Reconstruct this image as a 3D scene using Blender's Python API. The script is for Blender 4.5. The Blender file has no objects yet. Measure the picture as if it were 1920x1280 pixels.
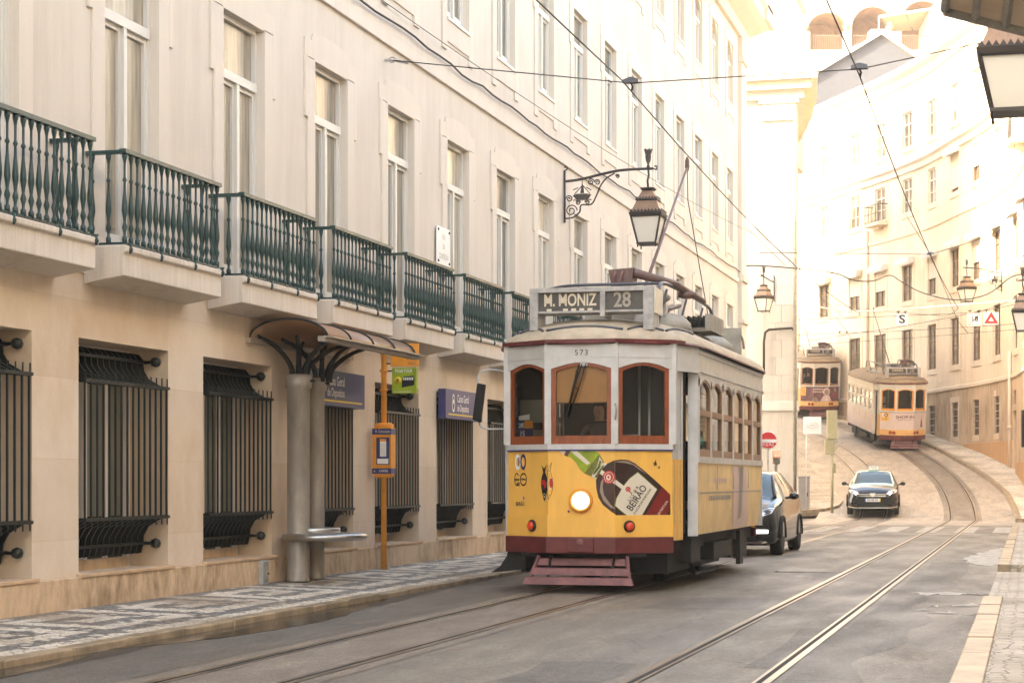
import bpy, math, random
from mathutils import Vector, Matrix
from mathutils.geometry import tessellate_polygon
random.seed(11)
scene = bpy.context.scene
COL = scene.collection
R = math.radians
# ------------------------------------------------------------------ camera, sky, sun, exposure
TH = R(15.08); CT, ST = math.cos(TH), math.sin(TH)
cd = bpy.data.cameras.new('camera'); cam = bpy.data.objects.new('camera', cd); COL.objects.link(cam)
cam.location = (0, 0, 1.32); cam.rotation_euler = (math.pi/2, 0, TH)
cd.sensor_width = 36; cd.lens = 67.5; cd.shift_y = 260/1920; cd.clip_end = 2000; cd.clip_start = .1
scene.camera = cam
SUN_EL, SUN_AZ = 33.0, 50.0          # light comes from behind the left-hand block
world = bpy.data.worlds.new('World'); scene.world = world; world.use_nodes = True
nt = world.node_tree; nt.nodes.clear()
sky = nt.nodes.new('ShaderNodeTexSky'); sky.sky_type = 'NISHITA'; sky.sun_disc = False
sky.sun_elevation = R(SUN_EL); sky.sun_rotation = R(180+SUN_AZ); sky.dust_density = 4.0; sky.ozone_density = .6; sky.air_density = 1.0
bg = nt.nodes.new('ShaderNodeBackground'); bg.inputs[1].default_value = .15
wo = nt.nodes.new('ShaderNodeOutputWorld')
nt.links.new(sky.outputs[0], bg.inputs[0]); nt.links.new(bg.outputs[0], wo.inputs[0])
sd = bpy.data.lights.new('sun', 'SUN'); sun = bpy.data.objects.new('sun', sd); COL.objects.link(sun)
sd.energy = 2.6; sd.angle = R(.5); sd.color = (1, .93, .82)
_d = Vector((math.sin(R(SUN_AZ))*math.cos(R(SUN_EL)), math.cos(R(SUN_AZ))*math.cos(R(SUN_EL)), -math.sin(R(SUN_EL))))
sun.rotation_euler = _d.to_track_quat('-Z', 'Y').to_euler()
sun.location = (-60, -60, 60)
vs = scene.view_settings
vs.view_transform = 'Standard'; vs.look = 'None'; vs.gamma = 1; vs.use_curve_mapping = False
vs.exposure = 2.97
vs.use_white_balance = True; vs.white_balance_temperature = 7300; vs.white_balance_tint = 7
scene.cycles.max_bounces = 8; scene.cycles.diffuse_bounces = 3; scene.cycles.volume_bounces = 1
scene.cycles.transparent_max_bounces = 16; scene.cycles.use_denoising = True

def at(px, py, zc):
    """a point zc metres deep in front of the tripod, read off the photograph"""
    xr = (px-960)/3600*zc
    return Vector((xr*CT - zc*ST, xr*ST + zc*CT, 1.32+(900-py)/3600*zc))

# ------------------------------------------------------------------ materials
def pmat(name, col, rough=.7, metal=0., var=.0, scale=3., bump=0., bscale=40., var2=None, spec=.5, stretch=None, emit=None, estr=0, coat=0, mixamt=1.):
    m = bpy.data.materials.new(name); m.use_nodes = True
    n = m.node_tree; p = n.nodes['Principled BSDF']
    p.inputs['Base Color'].default_value = (*col, 1); p.inputs['Roughness'].default_value = rough
    p.inputs['Metallic'].default_value = metal; p.inputs['Specular IOR Level'].default_value = spec
    if coat: p.inputs['Coat Weight'].default_value = coat; p.inputs['Coat Roughness'].default_value = .05
    if emit: p.inputs['Emission Color'].default_value = (*emit, 1); p.inputs['Emission Strength'].default_value = estr
    tc = None
    if var or bump:
        tc = n.nodes.new('ShaderNodeTexCoord'); mp = n.nodes.new('ShaderNodeMapping')
        n.links.new(tc.outputs['Object'], mp.inputs[0])
        if stretch: mp.inputs['Scale'].default_value = stretch
    if var:
        t = n.nodes.new('ShaderNodeTexNoise'); t.inputs['Scale'].default_value = scale; t.inputs['Detail'].default_value = 6; t.inputs['Roughness'].default_value = .65
        n.links.new(mp.outputs[0], t.inputs[0])
        cr = n.nodes.new('ShaderNodeValToRGB'); cr.color_ramp.elements[0].position = .32; cr.color_ramp.elements[1].position = .68
        a = var2 if var2 else tuple(c*(1-var) for c in col)
        b = col if var2 else tuple(min(1, c*(1+var*.6)) for c in col)
        cr.color_ramp.elements[0].color = (*a, 1); cr.color_ramp.elements[1].color = (*b, 1)
        n.links.new(t.outputs[0], cr.inputs[0]); n.links.new(cr.outputs[0], p.inputs['Base Color'])
    if bump:
        t2 = n.nodes.new('ShaderNodeTexNoise'); t2.inputs['Scale'].default_value = bscale; t2.inputs['Detail'].default_value = 4
        n.links.new(tc.outputs['Object'], t2.inputs[0])
        bp = n.nodes.new('ShaderNodeBump'); bp.inputs['Strength'].default_value = bump; bp.inputs['Distance'].default_value = .02
        n.links.new(t2.outputs[0], bp.inputs['Height']); n.links.new(bp.outputs[0], p.inputs['Normal'])
    return m

def glassmat(name, tint, refl=.12, rough=.03):
    m = bpy.data.materials.new(name); m.use_nodes = True; n = m.node_tree; n.nodes.clear()
    o = n.nodes.new('ShaderNodeOutputMaterial'); mx = n.nodes.new('ShaderNodeMixShader')
    t = n.nodes.new('ShaderNodeBsdfTransparent'); t.inputs[0].default_value = (*tint, 1)
    g = n.nodes.new('ShaderNodeBsdfGlossy'); g.inputs['Roughness'].default_value = rough
    fr = n.nodes.new('ShaderNodeFresnel'); fr.inputs[0].default_value = 1.45
    ad = n.nodes.new('ShaderNodeMath'); ad.operation = 'ADD'; ad.inputs[1].default_value = refl; ad.use_clamp = True
    n.links.new(fr.outputs[0], ad.inputs[0]); n.links.new(ad.outputs[0], mx.inputs[0])
    n.links.new(t.outputs[0], mx.inputs[1]); n.links.new(g.outputs[0], mx.inputs[2]); n.links.new(mx.outputs[0], o.inputs[0])
    return m

def streaky(name, col, stain, rough=.85, vscale=(1.2, 1.2, .12), amount=.5, fine=.06):
    """render or stone with rain streaks running down it and soft cloudy patches"""
    m = pmat(name, col, rough, bump=.25, bscale=60, spec=.25)
    n = m.node_tree; p = n.nodes['Principled BSDF']
    tc = n.nodes.new('ShaderNodeTexCoord'); mp = n.nodes.new('ShaderNodeMapping'); mp.inputs['Scale'].default_value = vscale
    n.links.new(tc.outputs['Object'], mp.inputs[0])
    t = n.nodes.new('ShaderNodeTexNoise'); t.inputs['Scale'].default_value = 3; t.inputs['Detail'].default_value = 8; t.inputs['Roughness'].default_value = .7
    n.links.new(mp.outputs[0], t.inputs[0])
    t2 = n.nodes.new('ShaderNodeTexNoise'); t2.inputs['Scale'].default_value = .55; t2.inputs['Detail'].default_value = 5
    n.links.new(tc.outputs['Object'], t2.inputs[0])
    ml = n.nodes.new('ShaderNodeMath'); ml.operation = 'MULTIPLY'; n.links.new(t.outputs[0], ml.inputs[0]); n.links.new(t2.outputs[0], ml.inputs[1])
    mr = n.nodes.new('ShaderNodeMapRange'); mr.inputs['From Min'].default_value = .18; mr.inputs['From Max'].default_value = .4; mr.inputs['To Max'].default_value = amount
    n.links.new(ml.outputs[0], mr.inputs[0])
    mx = n.nodes.new('ShaderNodeMix'); mx.data_type = 'RGBA'
    mx.inputs['A'].default_value = (*col, 1); mx.inputs['B'].default_value = (*stain, 1)
    n.links.new(mr.outputs[0], mx.inputs['Factor']); n.links.new(mx.outputs['Result'], p.inputs['Base Color'])
    return m

M = {}
M['stucco'] = streaky('cream_stucco', (.65, .575, .49), (.53, .455, .375), amount=.7, vscale=(1.6, 1.6, .16))
def add_blocks(m, bw, bh, off_y, dark=.82):
    """dressed stone: courses of blocks with thin joints and a slightly different tone each"""
    n = m.node_tree; p = n.nodes['Principled BSDF']; L = n.links.new; src = p.inputs['Base Color'].links[0].from_socket
    tc = n.nodes.new('ShaderNodeTexCoord'); sp = n.nodes.new('ShaderNodeSeparateXYZ'); L(tc.outputs['Object'], sp.inputs[0])
    ad = n.nodes.new('ShaderNodeMath'); ad.operation = 'ADD'; ad.inputs[1].default_value = off_y; L(sp.outputs['Y'], ad.inputs[0])
    cb = n.nodes.new('ShaderNodeCombineXYZ'); L(ad.outputs[0], cb.inputs[0]); L(sp.outputs['Z'], cb.inputs[1])
    b = n.nodes.new('ShaderNodeTexBrick'); b.offset = 0; b.inputs['Scale'].default_value = 1; b.inputs['Brick Width'].default_value = bw; b.inputs['Row Height'].default_value = bh
    b.inputs['Mortar Size'].default_value = .004; b.inputs['Mortar Smooth'].default_value = .3; b.inputs['Color1'].default_value = (1, 1, 1, 1); b.inputs['Color2'].default_value = (dark, dark*.965, dark*.92, 1); b.inputs['Mortar'].default_value = (.86, .82, .77, 1)
    L(cb.outputs[0], b.inputs[0]); mx = n.nodes.new('ShaderNodeMix'); mx.data_type = 'RGBA'; mx.blend_type = 'MULTIPLY'; mx.inputs['Factor'].default_value = 1
    L(src, mx.inputs['A']); L(b.outputs[0], mx.inputs['B']); L(mx.outputs['Result'], p.inputs['Base Color'])
M['trim'] = streaky('cream_trim', (.67, .59, .50), (.56, .48, .395), amount=.6)
M['stone'] = streaky('tan_ground_floor_stone', (.71, .59, .46), (.58, .425, .28), amount=.75, vscale=(1, 1, .55))
add_blocks(M['stone'], 1.43, .76, -17.58-.985+2.86*20, .92)
M['plinth'] = streaky('stained_plinth_stone', (.66, .47, .30), (.22, .14, .07), amount=.85, vscale=(2.6, 2.6, 1.1))
M['slab'] = streaky('balcony_slab_stone', (.67, .59, .50), (.40, .31, .22), vscale=(5, 5, .35), amount=.8)
M['sill'] = pmat('sill_stone', (.56, .37, .22), .7, var=.2)
M['white'] = pmat('white_window_paint', (.64, .605, .545), .5)
M['curtain'] = pmat('curtained_glass', (.36, .315, .245), .22, var=.45, scale=2.2, stretch=(2, 5, .35), spec=.4)
M['vblind'] = pmat('vertical_blinds', (.15, .135, .10), .6, var=.3, scale=3, stretch=(1, 14, .2))
_n = M['curtain'].node_tree; _p = _n.nodes['Principled BSDF']; _src = _p.inputs['Base Color'].links[0].from_socket
_oi = _n.nodes.new('ShaderNodeObjectInfo'); _cr = _n.nodes.new('ShaderNodeValToRGB'); _cr.color_ramp.elements[0].color = (.45, .45, .46, 1); _cr.color_ramp.elements[1].color = (1.5, 1.45, 1.36, 1)
_mx = _n.nodes.new('ShaderNodeMix'); _mx.data_type = 'RGBA'; _mx.blend_type = 'MULTIPLY'; _mx.inputs['Factor'].default_value = 1
_n.links.new(_oi.outputs['Random'], _cr.inputs[0]); _n.links.new(_src, _mx.inputs['A']); _n.links.new(_cr.outputs[0], _mx.inputs['B']); _n.links.new(_mx.outputs['Result'], _p.inputs['Base Color'])
M['darkglass'] = pmat('dark_shop_glass', (.03, .032, .022), .04, var=.5, scale=2, spec=.6)
M['iron'] = pmat('dark_green_ironwork', (.012, .045, .042), .35, var=.3, scale=9)
M['grille'] = pmat('grille_iron', (.007, .012, .010), .4, var=.3, scale=9)
M['lampiron'] = pmat('lamp_iron', (.035, .028, .025), .5)
M['copper'] = pmat('weathered_copper', (.24, .145, .09), .5, var=.3, scale=6)
M['milk'] = None
M['black'] = pmat('matt_black', (.005, .0045, .004), .7)
M['rubber'] = pmat('tyre_rubber', (.018, .017, .016), .8)
M['steel'] = pmat('brushed_steel', (.50, .47, .43), .38, 1., var=.15, scale=5)
M['chrome'] = pmat('chrome', (.75, .75, .75), .12, 1.)
M['polerust'] = pmat('shelter_post_metal', (.35, .30, .245), .5, .3, var=.3, scale=4, stretch=(1, 1, .4))
M['brownglass'] = None
def translucent(name, col, mix=.45):
    m = bpy.data.materials.new(name); m.use_nodes = True; n = m.node_tree; n.nodes.clear()
    o = n.nodes.new('ShaderNodeOutputMaterial'); mx = n.nodes.new('ShaderNodeMixShader'); mx.inputs[0].default_value = mix
    a = n.nodes.new('ShaderNodeBsdfTranslucent'); a.inputs[0].default_value = (*col, 1)
    b = n.nodes.new('ShaderNodeBsdfPrincipled'); b.inputs['Base Color'].default_value = (*col, 1); b.inputs['Roughness'].default_value = .25
    n.links.new(a.outputs[0], mx.inputs[1]); n.links.new(b.outputs[0], mx.inputs[2]); n.links.new(mx.outputs[0], o.inputs[0]); return m
M['milk'] = translucent('milky_lamp_glass', (.90, .86, .76), .72)
M['brownglass'] = translucent('smoked_canopy_panel', (.46, .28, .16), .62)
M['orange'] = pmat('orange_paint', (.78, .30, .03), .45, var=.15, scale=6)
M['navy'] = pmat('navy_sign', (.028, .035, .14), .35)
M['signwhite'] = pmat('sign_white', (.82, .8, .76), .5)
M['yellowline'] = pmat('sign_yellow', (.80, .58, .03), .5)
M['lime'] = pmat('lime_sign', (.33, .42, .02), .45, var=.25, scale=5)
M['tyellow'] = pmat('tram_yellow', (.90, .49, .095), .3, var=.13, scale=2.2, coat=.4)
M['tyellow'] = streaky('tram_yellow_paint', (.90, .49, .095), (.62, .33, .08), rough=.3, vscale=(2.2, 2.2, .5), amount=.55)
for _q in M['tyellow'].node_tree.nodes:
    if _q.type == 'BUMP': _q.inputs['Strength'].default_value = .06
M['tyellow'].node_tree.nodes['Principled BSDF'].inputs['Specular IOR Level'].default_value = .5
M['tfar'] = pmat('tram_orange_yellow', (.74, .43, .16), .4, var=.12, scale=3)
M['tyellow2'] = pmat('tram_faded_yellow', (.84, .58, .24), .4, var=.18, scale=3.0)
M['tgrey'] = pmat('tram_pale_grey', (.57, .55, .52), .35, var=.16, scale=4)
M['tgrey2'] = pmat('tram_sign_grey', (.40, .385, .365), .5, var=.3, scale=9)
M['twhite'] = pmat('tram_off_white', (.66, .60, .50), .4, var=.08)
M['troof'] = pmat('tram_roof_dust', (.46, .375, .27), .75, var=.3, scale=3.5, bump=.1)
M['troof2'] = pmat('tram_brown_roof', (.27, .185, .105), .75, var=.3, scale=3.5)
M['maroon'] = pmat('tram_maroon', (.13, .022, .022), .4, var=.35, scale=6)
M['fender'] = pmat('fender_maroon', (.19, .075, .07), .6, var=.35, scale=8)
M['wood'] = pmat('varnished_wood', (.27, .062, .018), .32, var=.35, scale=6, stretch=(4, 4, .6), coat=.3)
M['wood2'] = pmat('side_window_wood', (.30, .15, .07), .4, var=.3, scale=6, stretch=(4, 4, .6))
M['blind'] = pmat('tan_roller_blind', (.60, .32, .13), .8, var=.12, scale=4)
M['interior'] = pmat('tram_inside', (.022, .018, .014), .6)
M['interior2'] = pmat('tram_inside_panels', (.26, .25, .2), .6)
M['tglass'] = glassmat('tram_glass', (.84, .85, .83), .0)
M['sideglass'] = glassmat('tram_side_glass', (.72, .72, .66), .16)
M['signdark'] = pmat('destination_blind', (.075, .068, .062), .35, var=.25, scale=10)
M['signtext'] = pmat('destination_letters', (.66, .58, .44), .6)
M['signtext2'] = pmat('destination_number', (.36, .32, .27), .6)
M['lampwhite'] = pmat('lit_headlamp', (1, .97, .9), .3, emit=(1, .93, .8), estr=.8)
M['redlens'] = pmat('red_lens', (.45, .03, .012), .12, emit=(1, .12, .03), estr=.02)
M['trolley'] = pmat('trolley_brown', (.13, .075, .065), .45, var=.3, scale=8)
M['trolleyblue'] = pmat('trolley_tube', (.06, .065, .085), .4)
M['drab'] = pmat('roof_equipment_drab', (.30, .28, .235), .6, var=.3, scale=6)
M['cable'] = pmat('cable_black', (.03, .022, .018), .7)
M['skin'] = pmat('skin', (.55, .30, .21), .5)
M['hair'] = pmat('dark_hair', (.02, .014, .01), .6)
M['coat'] = pmat('dark_uniform', (.022, .02, .028), .8)
M['blackpaint'] = pmat('black_car_paint', (.008, .009, .010), .16, coat=.35, spec=.5)
M['carglass'] = pmat('car_glass', (.05, .075, .085), .03, spec=.9)
M['taxigreen'] = pmat('taxi_roof_mint', (.42, .60, .52), .2, coat=1)
M['headlens'] = pmat('car_headlamp', (.55, .57, .6), .08, metal=.4)
M['drl'] = pmat('lit_daytime_lamp', (1, 1, 1), .3, emit=(.92, .97, 1), estr=1.2)
M['plate'] = pmat('number_plate', (.75, .74, .7), .4)
M['plateblue'] = pmat('plate_blue', (.03, .14, .5), .4)
M['whitewall'] = streaky('white_limewash', (.64, .60, .545), (.48, .43, .37), amount=.5)
M['block'] = streaky('pale_stone_blocks', (.56, .52, .46), (.40, .35, .29), amount=.6)
M['peach'] = streaky('peach_render', (.77, .64, .49), (.60, .45, .30), amount=.7)
M['peachtrim'] = streaky('peach_trim', (.72, .60, .46), (.56, .43, .30), amount=.5)
M['dado'] = streaky('stained_stone_dado', (.60, .46, .32), (.33, .22, .13), amount=.9, vscale=(1.4, 1.4, .3))
M['ochre'] = streaky('ochre_plinth', (.56, .34, .18), (.42, .24, .12), amount=.6)
M['brownframe'] = pmat('brown_window_frame', (.17, .105, .06), .6)
M['dullglass'] = pmat('old_window_glass', (.20, .165, .115), .12, var=.5, scale=1.5, spec=.5)
M['lightpane'] = pmat('drawn_shutter', (.60, .52, .42), .7)
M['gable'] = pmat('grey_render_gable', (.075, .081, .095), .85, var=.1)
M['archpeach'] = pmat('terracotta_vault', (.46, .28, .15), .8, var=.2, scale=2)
M['tile'] = pmat('roof_tile', (.42, .22, .12), .85, var=.3, scale=8)
M['red'] = pmat('sign_red', (.62, .02, .015), .4)
M['olive'] = pmat('signal_olive', (.36, .33, .19), .55, var=.15)
M['greylight'] = pmat('cabinet_grey', (.34, .31, .28), .6, var=.1)
M['greenlit'] = pmat('lit_green_lamp', (.02, .6, .45), .3, emit=(.03, .9, .7), estr=.25)
M['redlit'] = pmat('lit_red_lamp', (.7, .03, .02), .3, emit=(1, .05, .03), estr=1.6)
M['carblue'] = pmat('pale_blue_car', (.07, .15, .22), .25, coat=.6)

# ------------------------------------------------------------------ mesh builder
class MB:
    def __init__(s): s.v = []; s.f = []; s.m = []; s.s = []; s.mats = []; s.X = None
    def mi(s, mat):
        if isinstance(mat, str): mat = M[mat]
        if mat not in s.mats: s.mats.append(mat)
        return s.mats.index(mat)
    def add(s, vs, fs, mat, smooth=False):
        b = len(s.v); k = s.mi(mat)
        if s.X is not None: vs = [s.X @ Vector(v) for v in vs]
        s.v += [tuple(v) for v in vs]
        for f in fs: s.f.append(tuple(i+b for i in f)); s.m.append(k); s.s.append(smooth)
    def box(s, x0, x1, y0, y1, z0, z1, mat):
        s.add([(x, y, z) for z in (z0, z1) for y in (y0, y1) for x in (x0, x1)],
              [(0, 2, 3, 1), (4, 5, 7, 6), (0, 1, 5, 4), (2, 6, 7, 3), (0, 4, 6, 2), (1, 3, 7, 5)], mat)
    def quad(s, a, b, c, d, mat, smooth=False): s.add([a, b, c, d], [(0, 1, 2, 3)], mat, smooth)
    def poly(s, pts, mat): s.add(pts, [tuple(range(len(pts)))], mat)
    def prism(s, pts, vec, mat, smooth=False):
        """closed outline pts (3d) pushed along vec"""
        n = len(pts); a = [Vector(p) for p in pts]; vec = Vector(vec)
        tri = tessellate_polygon([a])
        s.add(a+[p+vec for p in a], [tuple(t) for t in tri]+[tuple(n+i for i in reversed(t)) for t in tri]+[(i, (i+1) % n, n+(i+1) % n, n+i) for i in range(n)], mat, smooth)
    def tube(s, pts, r, mat, n=8, closed=False, cap=True):
        P = [Vector(p) for p in pts]; m = len(P)
        rs = r if isinstance(r, (list, tuple)) else [r]*m
        vs = []; up = None
        for i in range(m):
            if closed: t = P[(i+1) % m]-P[i-1]
            else: t = P[min(i+1, m-1)]-P[max(i-1, 0)]
            if t.length < 1e-9: t = Vector((0, 0, 1))
            t.normalize()
            if up is None:
                up = Vector((0, 0, 1)) if abs(t.z) < .9 else Vector((1, 0, 0))
            a = t.cross(up)
            if a.length < 1e-6: a = t.cross(Vector((0, 1, .3)))
            a.normalize(); b = a.cross(t); up = b
            for k in range(n):
                q = 2*math.pi*k/n; vs.append(P[i]+(a*math.cos(q)+b*math.sin(q))*rs[i])
        fs = []
        for i in range(m if closed else m-1):
            j = (i+1) % m
            for k in range(n): l = (k+1) % n; fs.append((i*n+k, i*n+l, j*n+l, j*n+k))
        if cap and not closed: fs.append(tuple(range(n-1, -1, -1))); fs.append(tuple((m-1)*n+k for k in range(n)))
        s.add(vs, fs, mat, n > 4)
    def lathe(s, prof, c, mat, n=12, axis='z', smooth=True, sy=1.):
        """prof = [(radius, height)...] turned about an axis through c"""
        c = Vector(c); vs = []
        for r, h in prof:
            for k in range(n):
                a = 2*math.pi*(k+.5*(n == 4))/n; x, y = r*math.cos(a), r*math.sin(a)*sy
                vs.append(c+(Vector((x, y, h)) if axis == 'z' else Vector((x, h, y)) if axis == 'y' else Vector((h, x, y))))
        m = len(prof)
        fs = [(i*n+k, i*n+(k+1) % n, (i+1)*n+(k+1) % n, (i+1)*n+k) for i in range(m-1) for k in range(n)]
        fs += [tuple(range(n-1, -1, -1)), tuple((m-1)*n+k for k in range(n))]
        s.add(vs, fs, mat, smooth)
    def strip(s, pts, z0, z1, th, mat, closed=False):
        """upright wall of thickness th outside a plan polyline (normal to the right of travel)"""
        P = [Vector((p[0], p[1])) for p in pts]; m = len(P); O = []
        for i in range(m):
            d = []
            if i > 0 or closed: d.append((P[i]-P[i-1]).normalized())
            if i < m-1 or closed: d.append((P[(i+1) % m]-P[i]).normalized())
            nn = [Vector((q.y, -q.x)) for q in d]
            b = sum(nn, Vector((0, 0))).normalized(); O.append(P[i]+b*th/max(.3, b.dot(nn[0])))
        vs = []
        for a, b in zip(P, O): vs += [(a.x, a.y, z0), (b.x, b.y, z0), (b.x, b.y, z1), (a.x, a.y, z1)]
        fs = []
        for i in range(m if closed else m-1):
            j = (i+1) % m
            for k in range(4): l = (k+1) % 4; fs.append((i*4+k, j*4+k, j*4+l, i*4+l))
        if not closed: fs += [(0, 1, 2, 3), tuple((m-1)*4+k for k in (3, 2, 1, 0))]
        s.add(vs, fs, mat)
    def build(s, name, parent=None, loc=None, bevel=0, seg=2, fix=True):
        me = bpy.data.meshes.new(name); me.from_pydata(s.v, [], s.f)
        for mt in s.mats: me.materials.append(mt)
        me.polygons.foreach_set('material_index', s.m); me.polygons.foreach_set('use_smooth', s.s); me.update()
        if fix:
            import bmesh
            bm = bmesh.new(); bm.from_mesh(me); bmesh.ops.recalc_face_normals(bm, faces=bm.faces); bm.to_mesh(me); bm.free()
        o = bpy.data.objects.new(name, me); COL.objects.link(o)
        if parent: o.parent = parent
        if loc: o.location = loc
        if bevel:
            b = o.modifiers.new('edge', 'BEVEL'); b.width = bevel; b.segments = seg; b.limit_method = 'ANGLE'; b.angle_limit = R(40)
        return o

def tag(o, label, cat, group=None, kind=None):
    o['label'] = label; o['category'] = cat
    if group: o['group'] = group
    if kind: o['kind'] = kind
    return o
def thing(name, label, cat, loc=(0, 0, 0), rz=0, group=None):
    o = bpy.data.objects.new(name, None); COL.objects.link(o); o.empty_display_size = .2
    o.location = loc; o.rotation_euler = (0, 0, rz); return tag(o, label, cat, group)
def structure(o): o['kind'] = 'structure'; return o
def inst(src, name, parent, loc, rz=0):
    o = bpy.data.objects.new(name, src.data); COL.objects.link(o); o.parent = parent; o.location = loc; o.rotation_euler = (0, 0, rz); return o
def copy_tree(o, parent=None):
    c = o.copy(); COL.objects.link(c)
    if parent: c.parent = parent
    for ch in list(o.children): copy_tree(ch, c)
    return c

_tx = {}
def text_geo(body, size, bold=0., align='CENTER', space=1.):
    k = (body, bold, align, space)
    if k not in _tx:
        c = bpy.data.curves.new('t', 'FONT'); c.body = body; c.size = 1; c.offset = bold; c.align_x = align; c.align_y = 'CENTER'; c.space_character = space
        c.resolution_u = 3
        o = bpy.data.objects.new('t', c); me = o.to_mesh(); me.calc_loop_triangles()
        vs = [(v.co.x, v.co.y) for v in me.vertices]; fs = [tuple(t.vertices) for t in me.loop_triangles]
        o.to_mesh_clear(); bpy.data.objects.remove(o); _tx[k] = (vs, fs)
    vs, fs = _tx[k]
    return [(x*size, y*size) for x, y in vs], fs
def text_on(mb, body, size, F, mat, bold=0., align='CENTER', rot=0, sx=1., space=1., clip=None):
    """letters laid on a surface through F(a, b) -> 3d point"""
    vs, fs = text_geo(body, size, bold, align, space); c, s_ = math.cos(rot), math.sin(rot)
    q = [((x*sx)*c-y*s_, (x*sx)*s_+y*c) for x, y in vs]
    if clip is not None:
        q = [(x, max(y, clip)) for x, y in q]
    mb.add([F(x, y) for x, y in q], fs, mat)
def catmull(pts, n=6):
    P = [Vector(p) for p in pts]; out = []
    for i in range(len(P)-1):
        a, b, c, d = P[max(i-1, 0)], P[i], P[i+1], P[min(i+2, len(P)-1)]
        for k in range(n):
            t = k/n; out.append(.5*((2*b)+(c-a)*t+(2*a-5*b+4*c-d)*t*t+(3*b-a-3*c+d)*t**3))
    out.append(P[-1]); return out
def sag(a, b, drop, n=14):
    a, b = Vector(a), Vector(b)
    return [a.lerp(b, i/n)-Vector((0, 0, 4*drop*(i/n)*(1-i/n))) for i in range(n+1)]
def wall_grid(mb, mapf, u0, u1, z0, z1, holes, mat, depth, extra_u=(), extra_z=(), reveal=None, matf=None):
    us = sorted({u0, u1, *extra_u, *[h[0] for h in holes], *[h[1] for h in holes]}); zs = sorted({z0, z1, *extra_z, *[h[2] for h in holes], *[h[3] for h in holes]})
    us = [u for u in us if u0-1e-6 <= u <= u1+1e-6]; zs = [z for z in zs if z0-1e-6 <= z <= z1+1e-6]
    idx = {}; vs = []
    def vid(u, z):
        if (u, z) not in idx: idx[(u, z)] = len(vs); vs.append(mapf(u, 0, z))
        return idx[(u, z)]
    fs = []; groups = {}
    for i in range(len(us)-1):
        for j in range(len(zs)-1):
            cu, cz = (us[i]+us[i+1])/2, (zs[j]+zs[j+1])/2
            if any(h[0] < cu < h[1] and h[2] < cz < h[3] for h in holes): continue
            fs.append((vid(us[i], zs[j]), vid(us[i+1], zs[j]), vid(us[i+1], zs[j+1]), vid(us[i], zs[j+1])))
    mb.add(vs, fs, mat)
    rm = reveal or mat
    for a, b, c, d in holes:
        mb.quad(mapf(a, 0, c), mapf(a, -depth, c), mapf(a, -depth, d), mapf(a, 0, d), rm)
        mb.quad(mapf(b, 0, c), mapf(b, 0, d), mapf(b, -depth, d), mapf(b, -depth, c), rm)
        mb.quad(mapf(a, 0, d), mapf(a, -depth, d), mapf(b, -depth, d), mapf(b, 0, d), rm)
        mb.quad(mapf(a, 0, c), mapf(b, 0, c), mapf(b, -depth, c), mapf(a, -depth, c), rm)
# ------------------------------------------------------------------ the street's own line and gradient
def path_c(u):
    if u < 63: return -2.1, 0.
    if u < 90: t = u-63; return -2.1-.0058*t*t, -.0116*t
    t = u-90
    if t < 22: return -6.33-.3132*t-.0095*t*t, -.3132-.019*t
    return -6.33-.3132*22-.0095*484-.731*(t-22), -.731
def path_h(u):
    if u < 64: return 0.
    if u < 68: return .0165*(u-64)**2
    return .264+.13*(u-68)
def path_p(u, o, dz=0.):
    x, s = path_c(u); n = math.hypot(1, s)
    return Vector((x+o/n, u-o*s/n, path_h(u)+dz))
US = [-14+3*i for i in range(25)]+[60+.75*i for i in range(84)]
def ribbon(name, o0, o1, dz, mat, us=US, parent=None):
    mb = MB(); f0 = o0 if callable(o0) else (lambda u: o0); f1 = o1 if callable(o1) else (lambda u: o1)
    vs = []
    for u in us: vs += [path_p(u, f0(u), dz), path_p(u, f1(u), dz)]
    mb.add(vs, [(2*i, 2*i+1, 2*i+3, 2*i+2) for i in range(len(us)-1)], mat, True)
    return mb.build(name, parent, fix=False)

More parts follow.
